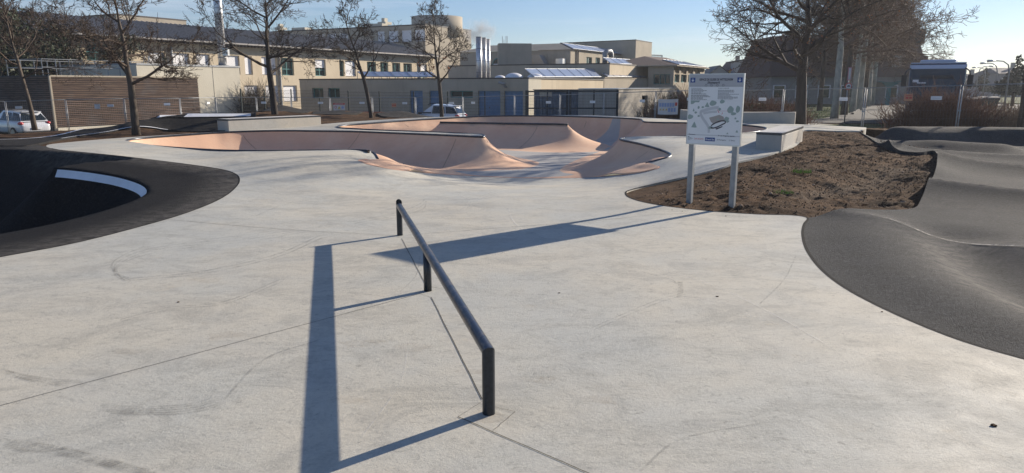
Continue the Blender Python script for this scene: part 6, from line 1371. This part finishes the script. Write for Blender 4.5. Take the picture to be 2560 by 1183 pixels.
house('dark grey house beyond the coach on its right', 2418, 2458, 200, 186, 150, 10, M['dark_plaster'], M['roofdark'], 'x', 1, 2)
house('small distant house between the street lamps', 2462, 2500, 203, 192, 190, 10, M['dark_plaster'], M['roofdark'], 'y', 1, 2)
house('dark distant house near the right picture edge', 2506, 2580, 183, 172, 130, 12, M['dark_plaster'], M['roofdark'], 'x', 2, 3)
# street lamps
for k, (px, yt, Y, side) in enumerate(((2527,152,60,-1),(2496,158,78,-1),(2466,169,100,-1),(2448,166,92,1))):
    p = P(px, yt, Y); H2 = p.z+.2; r = empty('street_lamp', (p.x, Y, -.2), 0, ('nearest street lamp with curved arm near the right edge','second street lamp with curved arm on the far road','third and smaller street lamp on the far road','street lamp with its arm to the right beside the coach mirror')[k], 'street lamp', 'curved street lamps along the far road')
    mb = MB(); s = side; mb.tube([(0,0,0),(0,0,H2*.8),(s*.15,0,H2*.92),(s*.6,0,H2*.99),(s*1.3,0,H2)], [.08,.06,.05,.045,.04], 8); mb.build('pole', M['galv'], r, True); mb = MB(); mb.tube([(s*1.25,0,H2+.01),(s*1.9,0,H2-.02)], [.07,.10], 8); mb.build('lamp_head', M['alu'], r, True)
# pines and other trees far right
for k, (px, yt, Y, w, lab) in enumerate(((2466,170,120,1.9,'dark conifer beyond the coach between the lamps'),(2482,186,150,1.8,'small dark conifer beside the distant house'),(2505,180,135,2.2,'dark round evergreen left of the dark distant house'),(2548,138,75,2.0,'dark cedar with layered boughs at the right edge'))):
    p = P(px, yt, Y); H2 = p.z+.3; r = empty('conifer', (p.x, Y, -.3), 0, lab, 'tree', 'dark conifers at the far right'); mb = MB(); mb.tube([(0,0,0),(0,0,H2*.95)], [.18,.04], 8); mb.build('trunk', M['bark_dark'], r, True)
    rr = random.Random(k); bl = []
    for j in range(9): f = j/8; a_ = rr.uniform(0, 6.28); bl.append((math.cos(a_)*w*(1-f)*.45, math.sin(a_)*w*(1-f)*.45, H2*(.30+.66*f), w*(1-f*.85)*.75, w*(1-f*.85)*.75, H2*.045+.08))
    leafcloud('crown', r, bl, 1500, .16, M['needle'], 400+k)
# far wood along the horizon
rs = np.random.RandomState(12); bl = []
for px in range(1500, 2900, 14):
    Y = rs.uniform(210, 330); p = P(px, 215, Y); h = rs.uniform(1.6, 3.6); bl.append((p.x, Y, h*.3-.5, rs.uniform(3,6), 4, h))
o = leafcloud('distant_wood', None, bl, 16000, .55, M['twig_far'], 9); tag(o, 'dim distant trees lining the horizon on the right', 'distant wood', kind='stuff')
# hedge line behind the yard shrubs, bins
for k, (px, Y, w, h) in enumerate(((2422,56,.75,1.0),(2464,58,.85,1.05))):
    p = P(px, 225, Y); r = empty('waste_bin', (p.x, Y, -.15), .1, ('left','right')[k]+' dark green wheeled container beside the far road', 'waste container', 'dark containers beside the road'); mb = MB(); mb.v = [(-w*.9,-.45,.15),(w*.9,-.45,.15),(w*.9,.45,.15),(-w*.9,.45,.15),(-w,-.55,h),(w,-.55,h),(w,.55,h),(-w,.55,h)]; mb.f = [(0,3,2,1),(0,1,5,4),(1,2,6,5),(2,3,7,6),(3,0,4,7),(4,5,6,7)]; mb.build('body', M['fence_green'], r)
    mb = MB(); mb.tube([(-w-.03,-.1,h-.05),(w+.03,-.1,h-.05)], .5, 14); o = mb.build('lid', M['blacktrim'], r); o.scale = (1,1.05,.45); o.location = (0,0,h*.55)
    for sx in (-1, 1): mb = MB(); mb.tube([(sx*w*.75-.03,-.35,.09),(sx*w*.75+.03,-.35,.09)], .09, 10); mb.build('wheel', M['tyre'], r)
# round road sign on a post before the plane trees
p = P(2121, 216, 40); r = empty('road_sign', (p.x, 40, -.2), .1, 'round red-rimmed road sign on a pale post with a narrow pink-edged sign above it', 'road sign'); zc_ = p.z+.2
mb = MB(); mb.tube([(0,.06,0),(0,.06,zc_+1.0)], .035, 10); mb.build('post', M['galv'], r, True)
def disc(nm, rad, z, y, m, n=28): mb = MB(); mb.tube([(0,y,z),(0,y-.012,z)], rad, n); return mb.build(nm, m, r)
M['pink'] = mat('pink_sign_back', (.55,.22,.28), .5)
disc('round_sign', .20, zc_, .0, M['b_red']); disc('sign_face', .145, zc_, -.013, M['plate']); mb = MB(); mb.box(-.10,.10,-.030,-.026,zc_-.02,zc_+.03); mb.box(-.06,.05,-.030,-.026,zc_+.031,zc_+.06); mb.build('car_symbol', M['sign_ink'], r)
mb = MB(); mb.prism([(-.09,-.01),(.09,-.01),(.09,.02),(-.09,.02)], zc_+.32, zc_+1.02); o = mb.build('upper_sign', M['pink'], r); mb = MB(); mb.box(-.065,.065,-.014,-.0105,zc_+.36,zc_+.98); mb.build('upper_sign_face', M['b_white'], r)
p = P(1143, 200, 62)
# teal shelter along the footpath
p = P(2222, 240, 78); r = empty('teal_shelter', (p.x, 78, -.15), -.45, 'teal steel shelter with flared posts beside the footpath', 'shelter'); M['teal_paint'] = mat('teal_paint', (.03,.19,.22), .45, var=.1)
for k in range(4):
    mb = MB(); y = k*2.6; mb.v = [(-.14,y-.1,0),(.14,y-.1,0),(.14,y+.1,0),(-.14,y+.1,0),(-.14,y-.1,1.9),(.14,y-.1,1.9),(.14,y+.1,1.9),(-.14,y+.1,1.9),(-.7,y-.1,2.4),(.9,y-.1,2.4),(.9,y+.1,2.4),(-.7,y+.1,2.4)]
    mb.f = [(0,3,2,1)]+[(a,(a+1) % 4,(a+1) % 4+4,a+4) for a in range(4)]+[(a+4,(a+1) % 4+4,(a+1) % 4+8,a+8) for a in range(4)]+[(8,9,10,11)]; mb.build('post', M['teal_paint'], r)
mb = MB(); mb.v = [(-1.1,-.5,2.55),(0,-.5,2.42),(1.3,-.5,2.62),(-1.1,8.4,2.55),(0,8.4,2.42),(1.3,8.4,2.62)]; mb.f = [(0,1,4,3),(1,2,5,4)]; o = mb.build('canopy', M['teal_paint'], r); sm = o.modifiers.new('t', 'SOLIDIFY'); sm.thickness = .07
# grass strips with longer blades by the footpath
def blades(name, poly, n_, h, seed):
    rs = np.random.RandomState(seed); a = np.array(poly); X = rs.uniform(a[:,0].min(), a[:,0].max(), n_*4); Y = rs.uniform(a[:,1].min(), a[:,1].max(), n_*4); k = inpoly(X, Y, poly); X = X[k][:n_]; Y = Y[k][:n_]; Z = zfar(X, Y)-.03; N_ = len(X)
    hh = h*rs.uniform(.4, 1.2, N_); an = rs.uniform(0, 6.28, N_); w = .014; dx = np.cos(an)*w; dy = np.sin(an)*w; V = np.stack([np.stack([X-dx, Y-dy, Z], 1), np.stack([X+dx, Y+dy, Z], 1), np.stack([X+rs.normal(0,.05,N_), Y+rs.normal(0,.05,N_), Z+hh], 1)], 1).reshape(-1, 3)
    return tag(arrobj(name, V, np.arange(3*N_).reshape(-1, 3), M['turf2'], None, False), 'fresh green grass growing beside the footpath under the plane trees', 'grass', kind='stuff')
M['turf2'] = mat('verge_grass', (.10,.17,.035), .8, var=.4, vscale=1.5)
blades('grass_strip', [G(*q, -.15) for q in ((2040,300),(2140,280),(2176,256),(2190,246),(2150,244),(2100,262),(1990,290))], 16000, .16, 3)
blades('grass_strip', [G(*q, -.15) for q in ((2430,246),(2500,238),(2620,242),(2620,262),(2520,260))], 9000, .14, 4)
# vapour over the steel chimneys
v = bpy.data.materials.new('vapour'); v.use_nodes = True; nt = v.node_tree; nt.nodes.clear(); out = nt.nodes.new('ShaderNodeOutputMaterial'); pv = nt.nodes.new('ShaderNodeVolumePrincipled'); nt.links.new(pv.outputs[0], out.inputs['Volume'])
tc = nt.nodes.new('ShaderNodeTexCoord'); ns = nt.nodes.new('ShaderNodeTexNoise'); ns.inputs['Scale'].default_value = 1.1; ns.inputs['Detail'].default_value = 5; nt.links.new(tc.outputs['Object'], ns.inputs['Vector'])
gr = nt.nodes.new('ShaderNodeTexGradient'); gr.gradient_type = 'SPHERICAL'; mp = nt.nodes.new('ShaderNodeMapping'); mp.inputs['Scale'].default_value = (.55,.8,.75); nt.links.new(tc.outputs['Object'], mp.inputs[0]); nt.links.new(mp.outputs[0], gr.inputs[0])
mr = nt.nodes.new('ShaderNodeMapRange'); mr.inputs[1].default_value = .42; mr.inputs[2].default_value = .75; nt.links.new(ns.outputs[0], mr.inputs[0]); mm = nt.nodes.new('ShaderNodeMath'); mm.operation = 'MULTIPLY'; nt.links.new(mr.outputs[0], mm.inputs[0]); nt.links.new(gr.outputs[1], mm.inputs[1])
m2 = nt.nodes.new('ShaderNodeMath'); m2.operation = 'MULTIPLY'; m2.inputs[1].default_value = 3.2; nt.links.new(mm.outputs[0], m2.inputs[0]); nt.links.new(m2.outputs[0], pv.inputs['Density']); pv.inputs['Color'].default_value = (.97,.97,.97,1)
p = P(1196, 80, 66.5); b = bmesh.new(); bmesh.ops.create_icosphere(b, subdivisions=3, radius=1)
for q in b.verts: q.co = Vector((q.co.x*1.9, q.co.y*1.2, q.co.z*1.35))
me = bpy.data.meshes.new('vapour'); b.to_mesh(me); b.free(); me.materials.append(v); o = bpy.data.objects.new('vapour', me); C.objects.link(o); o.location = p; tag(o, 'white puff of vapour drifting above the steel chimneys', 'vapour', kind='stuff')
# ------------------------------------------------------------ air: thin morning haze over the whole place
hz = bpy.data.materials.new('haze'); hz.use_nodes = True; nt = hz.node_tree; nt.nodes.clear(); out = nt.nodes.new('ShaderNodeOutputMaterial'); pv = nt.nodes.new('ShaderNodeVolumePrincipled'); nt.links.new(pv.outputs[0], out.inputs['Volume'])
pv.inputs['Density'].default_value = .0005; pv.inputs['Color'].default_value = (.86,.90,.97,1); pv.inputs['Anisotropy'].default_value = .3
mb = MB(); mb.box(-420, 420, -40, 420, -3, 24); tag(mb.build('haze', hz), 'faint pale haze in the air, stronger towards the far road', 'haze', kind='stuff')
